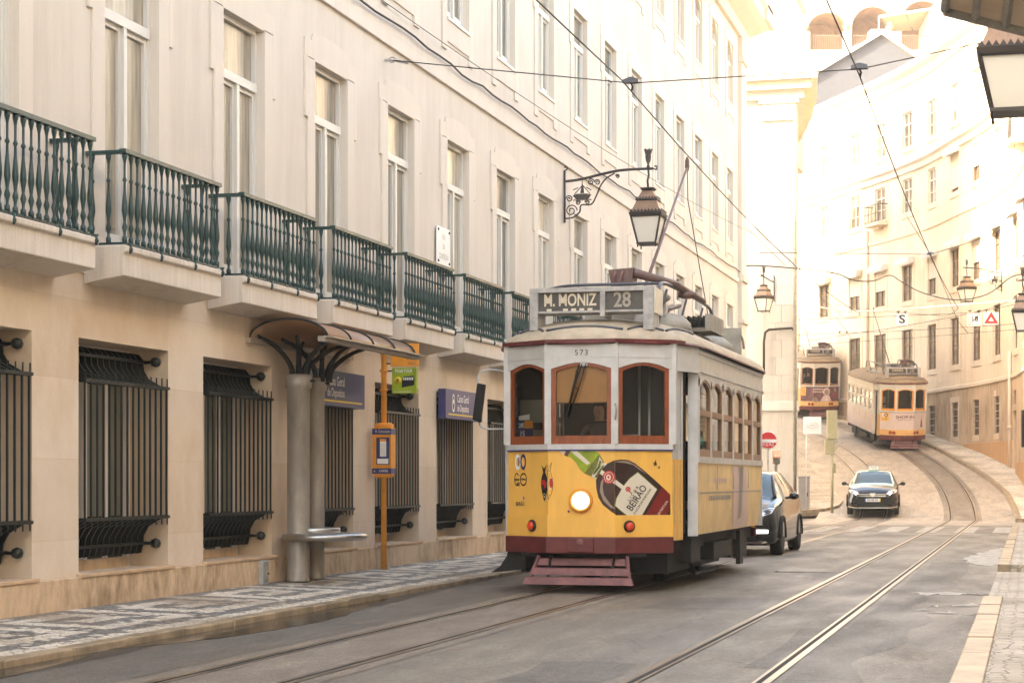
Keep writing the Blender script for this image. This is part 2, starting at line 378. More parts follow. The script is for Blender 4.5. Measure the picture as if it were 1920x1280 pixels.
def asphalt(name, dark, mid, light, warm=None):
    m = bpy.data.materials.new(name); m.use_nodes = True; n = m.node_tree; p = n.nodes['Principled BSDF']; L = n.links.new
    tc = n.nodes.new('ShaderNodeTexCoord'); mp = n.nodes.new('ShaderNodeMapping'); mp.inputs['Scale'].default_value = (1.5, .42, 1); L(tc.outputs['Object'], mp.inputs[0])
    a = n.nodes.new('ShaderNodeTexNoise'); a.inputs['Scale'].default_value = 1.9; a.inputs['Detail'].default_value = 12; a.inputs['Roughness'].default_value = .8; a.inputs['Distortion'].default_value = .4; L(mp.outputs[0], a.inputs[0])
    cr = n.nodes.new('ShaderNodeValToRGB'); e = cr.color_ramp.elements; e[0].position = .3; e[0].color = (*dark, 1); e[1].position = .72; e[1].color = (*light, 1)
    k = e.new(.52); k.color = (*mid, 1); L(a.outputs[0], cr.inputs[0])
    g = n.nodes.new('ShaderNodeTexNoise'); g.inputs['Scale'].default_value = 90; g.inputs['Detail'].default_value = 2; L(tc.outputs['Object'], g.inputs[0])
    gr = n.nodes.new('ShaderNodeMapRange'); gr.inputs['From Min'].default_value = .3; gr.inputs['From Max'].default_value = .7; gr.inputs['To Min'].default_value = .45; gr.inputs['To Max'].default_value = 1.6; L(g.outputs[0], gr.inputs[0])
    mx = n.nodes.new('ShaderNodeMix'); mx.data_type = 'RGBA'; mx.blend_type = 'MULTIPLY'; mx.inputs['Factor'].default_value = 1
    L(cr.outputs[0], mx.inputs['A']); L(gr.outputs[0], mx.inputs['B']); L(mx.outputs['Result'], p.inputs['Base Color'])
    g2 = n.nodes.new('ShaderNodeTexNoise'); g2.inputs['Scale'].default_value = 21; g2.inputs['Detail'].default_value = 5; g2.inputs['Roughness'].default_value = .75; L(tc.outputs['Object'], g2.inputs[0])
    gr2 = n.nodes.new('ShaderNodeMapRange'); gr2.inputs['From Min'].default_value = .3; gr2.inputs['From Max'].default_value = .7; gr2.inputs['To Min'].default_value = .6; gr2.inputs['To Max'].default_value = 1.45; L(g2.outputs[0], gr2.inputs[0])
    dst = n.nodes.new('ShaderNodeMix'); dst.data_type = 'RGBA'; dst.inputs['Factor'].default_value = .35; wn = n.nodes.new('ShaderNodeTexNoise'); wn.inputs['Scale'].default_value = 1.6; wn.inputs['Detail'].default_value = 6; L(tc.outputs['Object'], wn.inputs[0]); L(tc.outputs['Object'], dst.inputs['A']); L(wn.outputs['Color'], dst.inputs['B'])
    vc = n.nodes.new('ShaderNodeTexVoronoi'); vc.feature = 'DISTANCE_TO_EDGE'; vc.inputs['Scale'].default_value = .55; L(dst.outputs['Result'], vc.inputs['Vector'])
    cm = n.nodes.new('ShaderNodeMapRange'); cm.inputs['From Max'].default_value = .006; cm.inputs['To Min'].default_value = .6; L(vc.outputs['Distance'], cm.inputs[0])
    mm = n.nodes.new('ShaderNodeMath'); mm.operation = 'MULTIPLY'; L(gr2.outputs[0], mm.inputs[0]); L(cm.outputs[0], mm.inputs[1])
    mx2 = n.nodes.new('ShaderNodeMix'); mx2.data_type = 'RGBA'; mx2.blend_type = 'MULTIPLY'; mx2.inputs['Factor'].default_value = 1; L(mx.outputs['Result'], mx2.inputs['A']); L(mm.outputs[0], mx2.inputs['B']); L(mx2.outputs['Result'], p.inputs['Base Color'])
    b = n.nodes.new('ShaderNodeTexNoise'); b.inputs['Scale'].default_value = .9; b.inputs['Detail'].default_value = 6; L(mp.outputs[0], b.inputs[0])
    rr = n.nodes.new('ShaderNodeMapRange'); rr.inputs['From Min'].default_value = .35; rr.inputs['From Max'].default_value = .65; rr.inputs['To Min'].default_value = .44; rr.inputs['To Max'].default_value = .66; L(b.outputs[0], rr.inputs[0]); L(rr.outputs[0], p.inputs['Roughness'])
    bp = n.nodes.new('ShaderNodeBump'); bp.inputs['Strength'].default_value = .35; bp.inputs['Distance'].default_value = .01; L(g.outputs[0], bp.inputs['Height']); L(bp.outputs[0], p.inputs['Normal'])
    return m
M['road'] = asphalt('asphalt', (.11, .093, .072), (.17, .145, .112), (.29, .245, .185))
M['bed'] = asphalt('track_bed_asphalt', (.11, .088, .066), (.185, .15, .115), (.32, .265, .20))
def cobbles(name, ca, cb, joint, scale=13.):
    m = bpy.data.materials.new(name); m.use_nodes = True; n = m.node_tree; p = n.nodes['Principled BSDF']; L = n.links.new
    tc = n.nodes.new('ShaderNodeTexCoord')
    v = n.nodes.new('ShaderNodeTexVoronoi'); v.feature = 'DISTANCE_TO_EDGE'; v.inputs['Scale'].default_value = scale; v.inputs['Randomness'].default_value = .6; L(tc.outputs['Object'], v.inputs['Vector'])
    w = n.nodes.new('ShaderNodeTexVoronoi'); w.inputs['Scale'].default_value = scale; w.inputs['Randomness'].default_value = .6; L(tc.outputs['Object'], w.inputs['Vector'])
    hs = n.nodes.new('ShaderNodeSeparateColor'); L(w.outputs['Color'], hs.inputs[0])
    a = n.nodes.new('ShaderNodeMix'); a.data_type = 'RGBA'; a.inputs['A'].default_value = (*ca, 1); a.inputs['B'].default_value = (*cb, 1); L(hs.outputs[0], a.inputs['Factor'])
    dn = n.nodes.new('ShaderNodeTexNoise'); dn.inputs['Scale'].default_value = .8; dn.inputs['Detail'].default_value = 7; L(tc.outputs['Object'], dn.inputs[0])
    dr = n.nodes.new('ShaderNodeMapRange'); dr.inputs['From Min'].default_value = .45; dr.inputs['From Max'].default_value = .72; dr.inputs['To Max'].default_value = .75; L(dn.outputs[0], dr.inputs[0])
    d2 = n.nodes.new('ShaderNodeMix'); d2.data_type = 'RGBA'; L(dr.outputs[0], d2.inputs['Factor']); L(a.outputs['Result'], d2.inputs['A']); d2.inputs['B'].default_value = (.24, .165, .10, 1)
    r = n.nodes.new('ShaderNodeMapRange'); r.inputs['From Max'].default_value = .09; L(v.outputs['Distance'], r.inputs[0])
    j = n.nodes.new('ShaderNodeMix'); j.data_type = 'RGBA'; j.inputs['A'].default_value = (*joint, 1); L(r.outputs[0], j.inputs['Factor']); L(d2.outputs['Result'], j.inputs['B']); L(j.outputs['Result'], p.inputs['Base Color'])
    p.inputs['Roughness'].default_value = .62
    bp = n.nodes.new('ShaderNodeBump'); bp.inputs['Strength'].default_value = .6; bp.inputs['Distance'].default_value = .012; L(r.outputs[0], bp.inputs['Height']); L(bp.outputs[0], p.inputs['Normal'])
    return m
M['calc'] = cobbles('white_limestone_setts', (.66, .575, .45), (.78, .70, .58), (.26, .2, .13))
M['calcd'] = cobbles('dark_basalt_setts', (.17, .155, .135), (.29, .26, .22), (.06, .05, .04))
M['calcw'] = cobbles('worn_limestone_setts', (.50, .44, .35), (.64, .57, .47), (.22, .18, .13), 9.)
M['kerb'] = pmat('kerb_stone', (.34, .25, .155), .36, var=.55, scale=2.5, bump=.3, bscale=25)
M['wet'] = pmat('wet_dirt', (.035, .026, .018), .16, var=.5, scale=1.5, spec=.5)
M['damp'] = pmat('damp_gutter', (.05, .04, .03), .42, var=.4, scale=3)
M['railtop'] = pmat('rail_steel', (.52, .455, .37), .3, 1., var=.2, scale=3, stretch=(1, .2, 1))
M['groove'] = pmat('rail_groove', (.02, .015, .011), .8)
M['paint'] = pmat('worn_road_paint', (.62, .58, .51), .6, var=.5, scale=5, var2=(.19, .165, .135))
M['earth'] = pmat('far_ground', (.25, .2, .15), .9, var=.2, scale=.3)

g = MB(); g.quad((-700, -300, -.25), (700, -300, -.25), (700, 1200, -.25), (-700, 1200, -.25), 'earth'); structure(g.build('ground', fix=False))
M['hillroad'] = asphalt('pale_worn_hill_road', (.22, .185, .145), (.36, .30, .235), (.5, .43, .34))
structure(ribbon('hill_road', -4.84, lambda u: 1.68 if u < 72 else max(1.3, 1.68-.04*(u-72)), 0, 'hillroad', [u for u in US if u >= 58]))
structure(ribbon('road', -4.84, lambda u: 1.68 if u < 72 else max(1.3, 1.68-.04*(u-72)), 0, 'road', [u for u in US if u <= 58]))
g = MB(); g.quad((-60, 58.4, 0), (-6.94, 58.4, 0), (-6.94, 66.9, 0), (-60, 66.9, 0), 'road'); structure(g.build('side_street', fix=False))
structure(ribbon('track_bed', -3.6, -2.36, .004, 'bed', [u for u in US if u < 75]))
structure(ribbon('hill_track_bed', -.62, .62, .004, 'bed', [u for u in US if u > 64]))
M['roaddark'] = asphalt('dark_damp_asphalt', (.075, .063, .051), (.115, .099, .079), (.19, .162, .127))
structure(ribbon('dark_lane_strip', lambda u: -4.66+.05*math.sin(u*.9), lambda u: -3.66+.03*math.sin(u*1.7), .0025, 'roaddark', [u for u in US if u < 57]))
structure(ribbon('dark_lane_strip', lambda u: .55+.02*math.sin(u*1.3), lambda u: 1.05+.12*math.sin(u*.8)+.08*math.sin(u*2.1), .0025, 'roaddark', [10+.4*i for i in range(48)]))
_g = MB()
for x0, x1, y0, y1 in ((-1.95, -1.35, 13.5, 17.2), (-3.9, -2.75, 19.5, 21.4), (-4.05, -3.3, 33, 37.5), (-1.5, -.9, 26, 31.5), (-3.4, -2.7, 12.2, 13.6)):
    q = [(x0, y0), ((x0+x1)/2, y0-.06), (x1, y0+.05), (x1+.04, (y0+y1)/2), (x1-.03, y1), ((x0+x1)/2, y1+.08), (x0-.02, y1-.04), (x0+.05, (y0+y1)/2)]
    _g.poly([(x, y, .0028) for x, y in q], 'roaddark')
structure(_g.build('asphalt_repairs', fix=False))
def track(o, label):
    t = thing('tram_track', label, 'tram track', (0, 0, 0), 0, 'tram tracks in the road')
    for sgn in (-1, 1):
        c = o+sgn*.45; i = -sgn
        ra = ribbon('rail', min(c-.026, c+.026), c+.026, .009, 'railtop', parent=t)
        ribbon('rail_groove', c+i*.026 if i > 0 else c+i*.068, c+i*.068 if i > 0 else c+i*.026, .0065, 'groove', parent=ra)
        ribbon('guard_lip', c+i*.068 if i > 0 else c+i*.092, c+i*.092 if i > 0 else c+i*.068, .0085, 'railtop', parent=ra)
    return t
track(-2.98, 'pair of grooved tram rails passing under the yellow tram beside the patterned pavement')
track(0, 'shining grooved tram rails in the open lane, curving uphill under the pink and white tram')
# zebra crossing and stop lines
g = MB()
for k in range(7):
    x = -6.6+k*.95; g.quad((x, 49.6, .0045), (x+.5, 49.6, .0045), (x+.5, 55.6, .0045), (x, 55.6, .0045), 'paint')
structure(g.build('zebra_crossing_markings', fix=False))
g = MB()
g.quad((-6.8, 48.0, .0045), (-.7, 48.0, .0045), (-.7, 48.3, .0045), (-6.8, 48.3, .0045), 'paint')
for a, b in ((-4.6, -3.7), (-2.1, -1.0)):
    v = []
    for u in (66.6, 67.0): v += [path_p(u, a, .006), path_p(u, b, .006)]
    g.quad(v[0], v[1], v[3], v[2], 'paint')
structure(g.build('stop_line_markings', fix=False))
def blob(name, pts, z, mat):
    k = 1 if mat != 'paint' else 4
    q = catmull([(x, y, 0) for x, y in pts]+[(*pts[0], 0)], 5 if k == 1 else 9)[:-1]; g = MB(); g.prism([(p.x+random.uniform(-.02, .02)*k, p.y+random.uniform(-.05, .05)*k*1.6, z) for p in q], (0, 0, -.003), mat)
    return structure(g.build(name))
blob('puddle', [(-6.93, 13.6), (-6.62, 14.4), (-6.42, 15.6), (-6.38, 16.8), (-6.5, 18.0), (-6.72, 19.2), (-6.93, 20.0)], .0075, 'wet')
blob('puddle', [(-6.93, 9.0), (-6.66, 10), (-6.6, 11.4), (-6.72, 12.6), (-6.93, 13.1)], .0075, 'wet')
blob('pale_road_patches', [(-.75, 30.5), (-1.05, 33), (-.8, 36), (-.5, 38.5), (-.44, 34), (-.44, 31)], .0055, 'paint')  # ragged pale patches on the asphalt near the right kerb
blob('pale_road_patches', [(-.5, 19.4), (-1.0, 19.9), (-.95, 20.6), (-.5, 20.9)], .0055, 'paint')
blob('pale_road_patches', [(-.5, 22.6), (-1.25, 22.75), (-1.2, 23.0), (-.5, 22.95)], .0055, 'paint')
g = MB(); vs = []
for i in range(140): y = 4+i*.39; vs += [(-6.94, y, .0045), (-6.70+.09*math.sin(i*.37)+random.uniform(-.03, .03), y, .0045)]
g.add(vs, [(2*i, 2*i+1, 2*i+3, 2*i+2) for i in range(139)], 'damp'); structure(g.build('gutter_water', fix=False))
# trench scars and access covers in the asphalt
g = MB()
g.quad((-3.55, 27.6, .005), (-2.55, 27.6, .005), (-2.55, 27.95, .005), (-3.55, 27.95, .005), 'groove')
g.quad((-3.5, 27.63, .0075), (-2.6, 27.63, .0075), (-2.6, 27.92, .0075), (-3.5, 27.92, .0075), 'bed')
structure(g.build('road_patch', fix=False))
# left pavement, dark setts inlaid in a key pattern
TILE = ["........", "#######.", "#.....#.", "#.###.#.", "#.#...#.", "#.#####.", "#.......", "########", "........"]
g = MB(); cw = 1.86/27
V = {}
def pv(i, j):
    if (i, j) not in V: V[(i, j)] = (-8.92+cw*i, 4+.26/3*j, .112-.0019*i)
    return V[(i, j)]
nj = int((58.4-4)/.26*3)
vs = [pv(i, j) for j in range(nj+1) for i in range(28)]
fw, fd = [], []
for j in range(nj):
    for i in range(27):
        a_, b_ = i+random.choice((-1, 0, 0, 0, 0, 0, 0, 0, 0, 1)), j+random.choice((-1, 0, 0, 0, 0, 0, 0, 0, 0, 1))
        (fd if TILE[max(0, min(8, a_//3))][(b_//3) % 8] == '#' and random.random() > .04 else fw).append((j*28+i, j*28+i+1, (j+1)*28+i+1, (j+1)*28+i))
g.add(vs, fw, 'calc'); b0 = len(g.v)
g.f += [f for f in fd]; g.m += [g.mi('calcd')]*len(fd); g.s += [False]*len(fd)
g.quad((-8.92, -14, .085), (-7.06, -14, .085), (-7.06, 4, .085), (-8.92, 4, .085), 'calc')
structure(g.build('pavement', fix=False))
def kerb(name, pts, w, top, bot=-.1, seglen=1.0):
    """row of kerb stones: pts are (x, y, ground z) along the road edge"""
    g = MB(); P = [Vector(p) for p in pts]
    for a, b in zip(P, P[1:]):
        L = (b-a).length; k = max(1, round(L/seglen)); d = (b-a)/k; nn = Vector((-d.y, d.x, 0)).normalized()*w
        for i in range(k):
            s0, s1 = a+d*i+d*.008, a+d*(i+1)-d*.008; j = random.uniform(-.008, .008)
            q = [s0, s1, s1+nn, s0+nn]
            g.add([(p.x, p.y, p.z+bot) for p in q]+[(p.x, p.y, p.z+top+j) for p in q], [(0, 3, 2, 1), (4, 5, 6, 7), (0, 1, 5, 4), (1, 2, 6, 5), (2, 3, 7, 6), (3, 0, 4, 7)], 'kerb')
    return structure(g.build(name, bevel=.012))
kerb('kerb', [(-6.92, 4, 0), (-6.92, 58.3, 0)], .15, .066)
# right pavement (with a dropped entrance) and its heavy kerb
g = MB()
for y0, y1, z in ((-14, 20.6, .12), (20.6, 28.2, .02), (28.2, 52, .12)):
    g.box(-.44 if z < .1 else -.26, 1.5, y0, y1, -.1, z, 'calcw')
g.box(-.44, 1.5, 52, 62, -.1, .006, 'hillroad')
structure(g.build('right_pavement'))
kerb('right_kerb', [(-.26, 52, 0), (-.26, 28.4, 0)], -.18, .125)
kerb('right_kerb', [(-.26, 20.4, 0), (-.26, -14, 0)], -.2, .125, seglen=1.3)
g = MB()
uu = [62+.75*i for i in range(70)]
ro = lambda u: 1.68 if u < 72 else max(1.3, 1.68-.04*(u-72))
vs = []
for u in uu: vs += [path_p(u, ro(u), .0), path_p(u, ro(u), .13), path_p(u, ro(u)+.16, .13), path_p(u, ro(u)+.17, .125), path_p(u, ro(u)+2.2, .125)]
n = len(uu)
g.add(vs, [(5*i+k, 5*i+k+1, 5*i+k+6, 5*i+k+5) for i in range(n-1) for k in range(2)], 'kerb')
g.add(vs, [(5*i+3, 5*i+4, 5*i+9, 5*i+8) for i in range(n-1)], 'calc')
g.poly(vs[:5]+[vs[4]-Vector((0, 0, .3)), vs[0]-Vector((0, 0, .3))], 'kerb')
structure(g.build('hill_pavement', fix=False))
# left pavement that rounds the corner under the white building
K = [(-40, 66.9), (-9, 66.9), (-7.6, 67.05), (-6.9, 67.5), (-6.5, 68.4), (-6.45, 69.6), (-6.7, 71.5), (-7.2, 74), (-7.75, 76)]
B = [(-40, 68.6), (-9, 68.6), (-8.2, 68.6), (-8.1, 68.65), (-8.05, 68.8), (-8.1, 70), (-8.35, 72), (-8.75, 74), (-9.1, 76)]
for u in range(78, 116, 2): p = path_p(u, -4.7); q = path_p(u, -6.2); K.append((p.x, p.y)); B.append((q.x, q.y))
g = MB(); vs = []
def hk(x, y): return path_h(y-.0*x)
for (a, b), (c, d) in zip(K, B):
    h = path_h(b) if b < 77 else path_h(77+(b-77)*1.0)
    w = Vector((c-a, d-b, 0)).normalized()*.16
    vs += [(a, b, h-.1), (a, b, h+.13), (a+w.x, b+w.y, h+.13), (a+w.x, b+w.y, h+.126), (c, d, h+.126)]
n = len(K)
g.add(vs, [(5*i+k, 5*i+k+1, 5*i+k+6, 5*i+k+5) for i in range(n-1) for k in range(2)], 'kerb')
g.add(vs, [(5*i+3, 5*i+4, 5*i+9, 5*i+8) for i in range(n-1)], 'calcw')
structure(g.build('corner_pavement', fix=False))

# ------------------------------------------------------------------ the long cream building on the left
WX = -8.75
YG, YW, PITCH = 17.58, 17.69, 2.86
KS = range(-3, 15)
LB = thing('apartment_building', 'long cream apartment building with green balconies and tall windows along the left pavement', 'building', (WX, 0, 0))
lw = lambda u, d, z: (d, u, z)
g = MB()
gh = [(YG+PITCH*k-.985, YG+PITCH*k+.985, .42, 2.68) for k in KS]
wall_grid(g, lw, -14, 60.3, .0, 3.3, gh, 'stone', .5)
g.build('ground_storey', LB, fix=False)
g = MB()
wh = []
for k in KS:
    y = YW+PITCH*k
    wh += [(y-.6, y+.6, 3.58, 6.62), (y-.6, y+.6, 8.5, 10.7), (y-.6, y+.6, 12.7, 14.55)]
wall_grid(g, lw, -14, 60.3, 3.3, 15.1, wh, 'stucco', .3, reveal=M['trim'])
g.quad((0, 60.3, -.1), (-15, 60.3, -.1), (-15, 60.3, 16.2), (0, 60.3, 16.2), 'stucco')
g.quad((0, -14, -.1), (0, -14, 16.2), (-15, -14, 16.2), (-15, -14, -.1), 'stucco')
g.quad((-15, -14, -.1), (-15, -14, 16.2), (-15, 60.3, 16.2), (-15, 60.3, -.1), 'stucco')
g.build('wall', LB, fix=False)
g = MB(); g.box(0, .05, -14, 60.3, .1, .40, 'plinth'); 
for k in KS: g.box(.0, .065, YG+PITCH*k-1.03, YG+PITCH*k+1.03, .392, .43, 'sill')
g.build('plinth', LB, bevel=.008)
g = MB()
g.prism([(0, -14, 15.1), (.12, -14, 15.1), (.2, -14, 15.35), (.62, -14, 15.5), (.8, -14, 15.6), (.8, -14, 15.92), (.92, -14, 16.0), (.92, -14, 16.15), (0, -14, 16.2)], (0, 74.9, 0), 'trim')
g.box(0, .92, 59.6, 61.15, 15.6, 16.1, 'trim')
g.build('cornice', LB)
g = MB(); g.box(0, .05, -14, 60.3, 7.44, 7.6, 'trim'); g.box(0, .025, -14, 60.3, 3.3, 3.52, 'trim'); g.build('string_course', LB)
g = MB(); g.box(-.4, .13, 59.45, 60.42, .4, 14.3, 'trim'); g.box(-.4, .2, 59.4, 60.48, 14.3, 14.5, 'trim'); g.box(-.4, .15, 59.45, 60.42, 14.5, 15.1, 'trim'); g.box(-.4, .2, 59.4, 60.48, 7.5, 7.7, 'trim'); g.box(-.4, .2, 59.4, 60.48, 6.2, 6.3, 'trim'); g.build('corner_pilaster', LB)
g = MB(); g.box(-15, .3, -14, 60.3, 16.2, 16.3, 'trim'); g.prism([(-1, -14, 16.3), (-3, -14, 19), (-13, -14, 19), (-15, -14, 16.3)], (0, 74, 0), 'tile'); g.build('roof', LB)
g = MB()
for i in range(46): g.box(.62, .65, 52+i*.19, 52.03+i*.19, 16.16, 17.1, 'drab')
g.box(.6, .67, 51.9, 60.8, 17.1, 17.15, 'drab'); g.build('roof_railing', LB)

def window_parts(w, h, transom, arched=False, below=.5, apron=True, xf=-.14):
    s = MB(); hw = w/2
    for sg in (-1, 1):
        y0, y1 = sorted((sg*hw, sg*(hw+.25))); s.box(0, .028, y0, y1, -below, h, 'trim')
        y0, y1 = sorted((sg*(hw+.25), sg*(hw+.34))); s.box(0, .03, y0, y1, h-.75, h+.02, 'trim')
    n = 10; top = [(0, -hw-.34, h+.02), (0, -hw-.34, h+.24), (0, -hw-.1, h+.24), (0, -hw-.06, h+.33)]
    top += [(0, -hw+.02+(w-.04)*i/n, h+.33+.05*math.sin(math.pi*i/n)) for i in range(n+1)]
    top += [(0, hw+.06, h+.33), (0, hw+.1, h+.24), (0, hw+.34, h+.24), (0, hw+.34, h+.02), (0, hw, h+.02), (0, hw, h), (0, -hw, h), (0, -hw, h+.02)]
    s.prism(top, (.018, 0, 0), 'trim')
    if arched:
        for sg in (-1, 1):
            pl = [(-.02, sg*hw, h-.45)]+[(-.02, sg*hw*math.cos(a*math.pi/16), h-.45+.45*math.sin(a*math.pi/16)) for a in range(1, 9)]+[(-.02, sg*hw, h)]
            s.prism(pl, (-.25, 0, 0), 'trim')
    if apron:
        s.box(0, .024, -hw, hw, -below+.14, -.02, 'trim'); s.box(0, .05, -hw-.02, hw+.02, -.03, .015, 'white')
    f = MB(); b = .055
    f.box(xf, xf+.06, -hw, -hw+b, 0, h, 'white'); f.box(xf, xf+.06, hw-b, hw, 0, h, 'white'); f.box(xf, xf+.06, -hw+b, hw-b, h-b, h, 'white'); f.box(xf, xf+.06, -hw+b, hw-b, 0, .1, 'white')
    f.box(xf-.002, xf+.09, -hw+b, hw-b, transom, transom+.1, 'white'); f.box(xf, xf+.085, -.035, .035, .1, transom, 'white')
    for sg in (-1, 1):
        for a, c in ((.035, .075), (hw-b-.045, hw-b)):
            y0, y1 = sorted((sg*a, sg*c)); f.box(xf, xf+.045, y0, y1, .1, transom, 'white')
        y0, y1 = sorted((sg*.075, sg*(hw-b-.045))); f.box(xf, xf+.045, y0, y1, transom-.05, transom, 'white'); f.box(xf, xf+.045, y0, y1, .1, .2, 'white')
    p = MB(); p.box(xf-.03, xf+.012, -hw+.02, hw-.02, .02, h-.02, 'curtain')
    return s, f, p
def place_windows(parent, kinds):
    first = {}
    for key, loc, rz in kinds:
        if key not in first:
            s, f, p = WK[key]; a = s.build('window', parent, loc, bevel=.006 if key.startswith('f') else 0); a.rotation_euler.z = rz
            f.build('frame', a); p.build('pane', a); first[key] = a
        else:
            a = copy_tree(first[key], parent); a.location = loc; a.rotation_euler.z = rz
WK = {'f1': window_parts(1.2, 3.04, 2.3, below=0, apron=False), 'f2': window_parts(1.2, 2.2, 1.5), 'f3': window_parts(1.2, 1.85, 1.2, arched=True)}
lst = []
for k in KS:
    y = YW+PITCH*k
    lst += [('f1', (0, y, 3.58), 0), ('f2', (0, y, 8.5), 0), ('f3', (0, y, 12.7), 0)]
place_windows(LB, lst)
# shop windows and bowed iron grilles
sw = MB(); sw.X = Matrix.Translation((-.16, 0, 0)); sw.box(-.34, -.28, -.985, -.91, .42, 2.68, 'trim'); sw.box(-.34, -.28, .91, .985, .42, 2.68, 'trim'); sw.box(-.34, -.28, -.91, .91, 2.6, 2.68, 'trim'); sw.box(-.34, -.26, -.91, .91, .42, .52, 'plinth')
sw.box(-.345, -.28, -.05, .03, .52, 2.6, 'trim'); sw.box(-.345, -.29, .45, .50, .52, 2.6, 'trim')
sp = MB(); sp.X = sw.X; sp.box(-.4, -.33, -.97, .97, .44, 2.66, 'darkglass'); sp.box(-.33, -.325, .03, .90, .95, 2.3, 'vblind'); sp.box(-.33, -.325, -.3, -.05, .95, 2.3, 'vblind')
gm = MB()
prof = [(-.36, .60), (-.33, .55), (-.27, .56), (-.25, .64), (-.24, .74), (-.18, .84), (-.07, .90), (.03, .955), (.03, 1.2), (.03, 2.0), (.03, 2.265), (-.07, 2.32), (-.18, 2.38), (-.24, 2.47), (-.25, 2.58), (-.3, 2.64), (-.36, 2.65)]
inner = []
for i, (x, z) in enumerate(prof):
    a_, c_ = prof[max(i-1, 0)], prof[min(i+1, len(prof)-1)]; d_ = Vector((c_[0]-a_[0], c_[1]-a_[1])).normalized(); w_ = .018 if .95 < z < 2.27 else .06
    inner.append((x-d_.y*w_, z+d_.x*w_))
for i in range(15):
    y = -.9+i*1.8/14
    gm.prism([(x, y-.009, z) for x, z in prof]+[(x, y-.009, z) for x, z in reversed(inner)], (0, .018, 0), 'grille')
    gm.tube([(.03, y, .86), (.03, y, .96)], .009, 'grille', n=4); gm.tube([(.03, y, 2.26), (.03, y, 2.38)], .009, 'grille', n=4)
for z in (.94, 2.28): gm.box(.008, .05, -.93, .93, z-.016, z+.016, 'grille')
for z in (.66, 2.56): gm.box(-.27, -.23, -.93, .93, z-.014, z+.014, 'grille')
for sg in (-1, 1):
    for z in (.66, 2.56):
        gm.tube([(-.25, sg*.9, z), (-.25, sg*.985, z)], .02, 'grille', n=6); gm.tube([(-.25, sg*.93, z), (-.12, sg*.94, z)], .018, 'grille', n=6); gm.lathe([(.02, -.045), (.05, -.03), (.055, .0), (.05, .03), (.02, .045)], (-.12, sg*.935, z), 'grille', n=8, axis='y')
a = None
for k in KS:
    y = YG+PITCH*k
    if a is None: a = sw.build('shop_window', LB, (0, y, 0)); sp.build('pane', a); b = gm.build('window_grille', LB, (0, y, 0))
    else:
        copy_tree(a, LB).location = (0, y, 0); inst(b, 'window_grille', LB, (0, y, 0))
# balconies
bs = MB()
bs.prism([(0, -1.15, 3.20), (.42, -1.15, 3.27), (.42, -1.15, 3.48), (.46, -1.15, 3.5), (.46, -1.15, 3.555), (0, -1.15, 3.555)], (0, 2.3, 0), 'slab')
br = MB()
bp_ = [(.026, 0), (.026, .055), (.014, .07), (.014, .10), (.028, .15), (.014, .2), (.018, .24), (.03, .31), (.028, .36), (.014, .5), (.012, .58), (.024, .6), (.012, .63), (.012, .76), (.02, .80), (.026, .82), (.026, .86)]
xr_ = .40
def balu(x, y): br.lathe(bp_, (x, y, 3.585), 'iron', n=7)
for i in range(17): balu(xr_, -1.08+i*2.16/16)
for sg in (-1, 1):
    for x in (.06, .23): balu(x, sg*1.08)
    br.box(0, xr_+.03, sg*1.08-.03, sg*1.08+.03, 4.44, 4.475, 'iron'); br.box(0, xr_, sg*1.08-.012, sg*1.08+.012, 3.575, 3.595, 'iron')
    br.lathe([(.008, -.1), (.03, -.06), (.014, -.03), (.03, 0)], (xr_+.06, sg*1.08, 3.58), 'iron', n=7)
br.box(xr_-.035, xr_+.035, -1.13, 1.13, 4.44, 4.48, 'iron'); br.box(xr_-.014, xr_+.014, -1.1, 1.1, 3.575, 3.597, 'iron')
for y in (-.4, .4): br.lathe([(.008, -.09), (.025, -.05), (.012, -.02), (.02, .01)], (xr_+.06, y, 3.57), 'iron', n=7)
a = None
for k in KS:
    y = YW+PITCH*k+.15
    if a is None: a = bs.build('balcony', LB, (0, y, 0), bevel=.01); br.build('railing', a, bevel=0)
    else: copy_tree(a, LB).location = (0, y, 0)
# things fixed to that wall
def cable(name, pts, r, label, cat='cable', group=None, n=6, mat='cable'):
    g = MB(); g.tube(pts, r, mat, n=n); return tag(g.build(name), label, cat, group)
pts = [(WX+.06, 10+i*.6, 7.78+.018*math.sin(i*1.9)+.02*math.sin(i*.7+1)+random.uniform(-.015, .015)) for i in range(85)]
cable('facade_cable', pts, .016, 'wavy black cable clipped along the cream wall above the first floor windows')
def bank_sign(k, label):
    t = thing('bank_sign', label, 'sign', (WX, YG+PITCH*k, 0), 0, 'navy bank signs over the shop windows')
    g = MB(); g.box(.04, .16, -1.02, 1.0, 2.27, 2.72, 'navy'); F = lambda a, b: (.163, a, b)
    g.box(.15, .1625, -.88, .9, 2.325, 2.345, 'yellowline')
    text_on(g, 'Caixa Geral', .17, lambda a, b: F(-.42+a, 2.585+b), M['signwhite'], bold=.012, align='LEFT', sx=.78)
    text_on(g, 'de Depositos', .15, lambda a, b: F(-.42+a, 2.44+b), M['signwhite'], bold=.012, align='LEFT', sx=.78)
    for r0, dz, k2 in ((.075, .045, 18), (.1, -.06, 18)):
        v = []
        for i in range(k2):
            q = 2*math.pi*i/k2; v += [F(-.62+r0*.75*math.cos(q), 2.53+dz+r0*math.sin(q)), F(-.62+.62*r0*.75*math.cos(q), 2.53+dz+.62*r0*math.sin(q))]
        g.add(v, [(2*i, (2*i+2) % (2*k2), (2*i+3) % (2*k2), 2*i+1) for i in range(k2)], 'signwhite')
    g.build('sign_panel', t, bevel=0); return t
bank_sign(2, 'navy bank sign with yellow stripe half hidden behind the tram shelter posts')
bank_sign(4, 'navy bank sign with yellow stripe over the grille next to the tram')
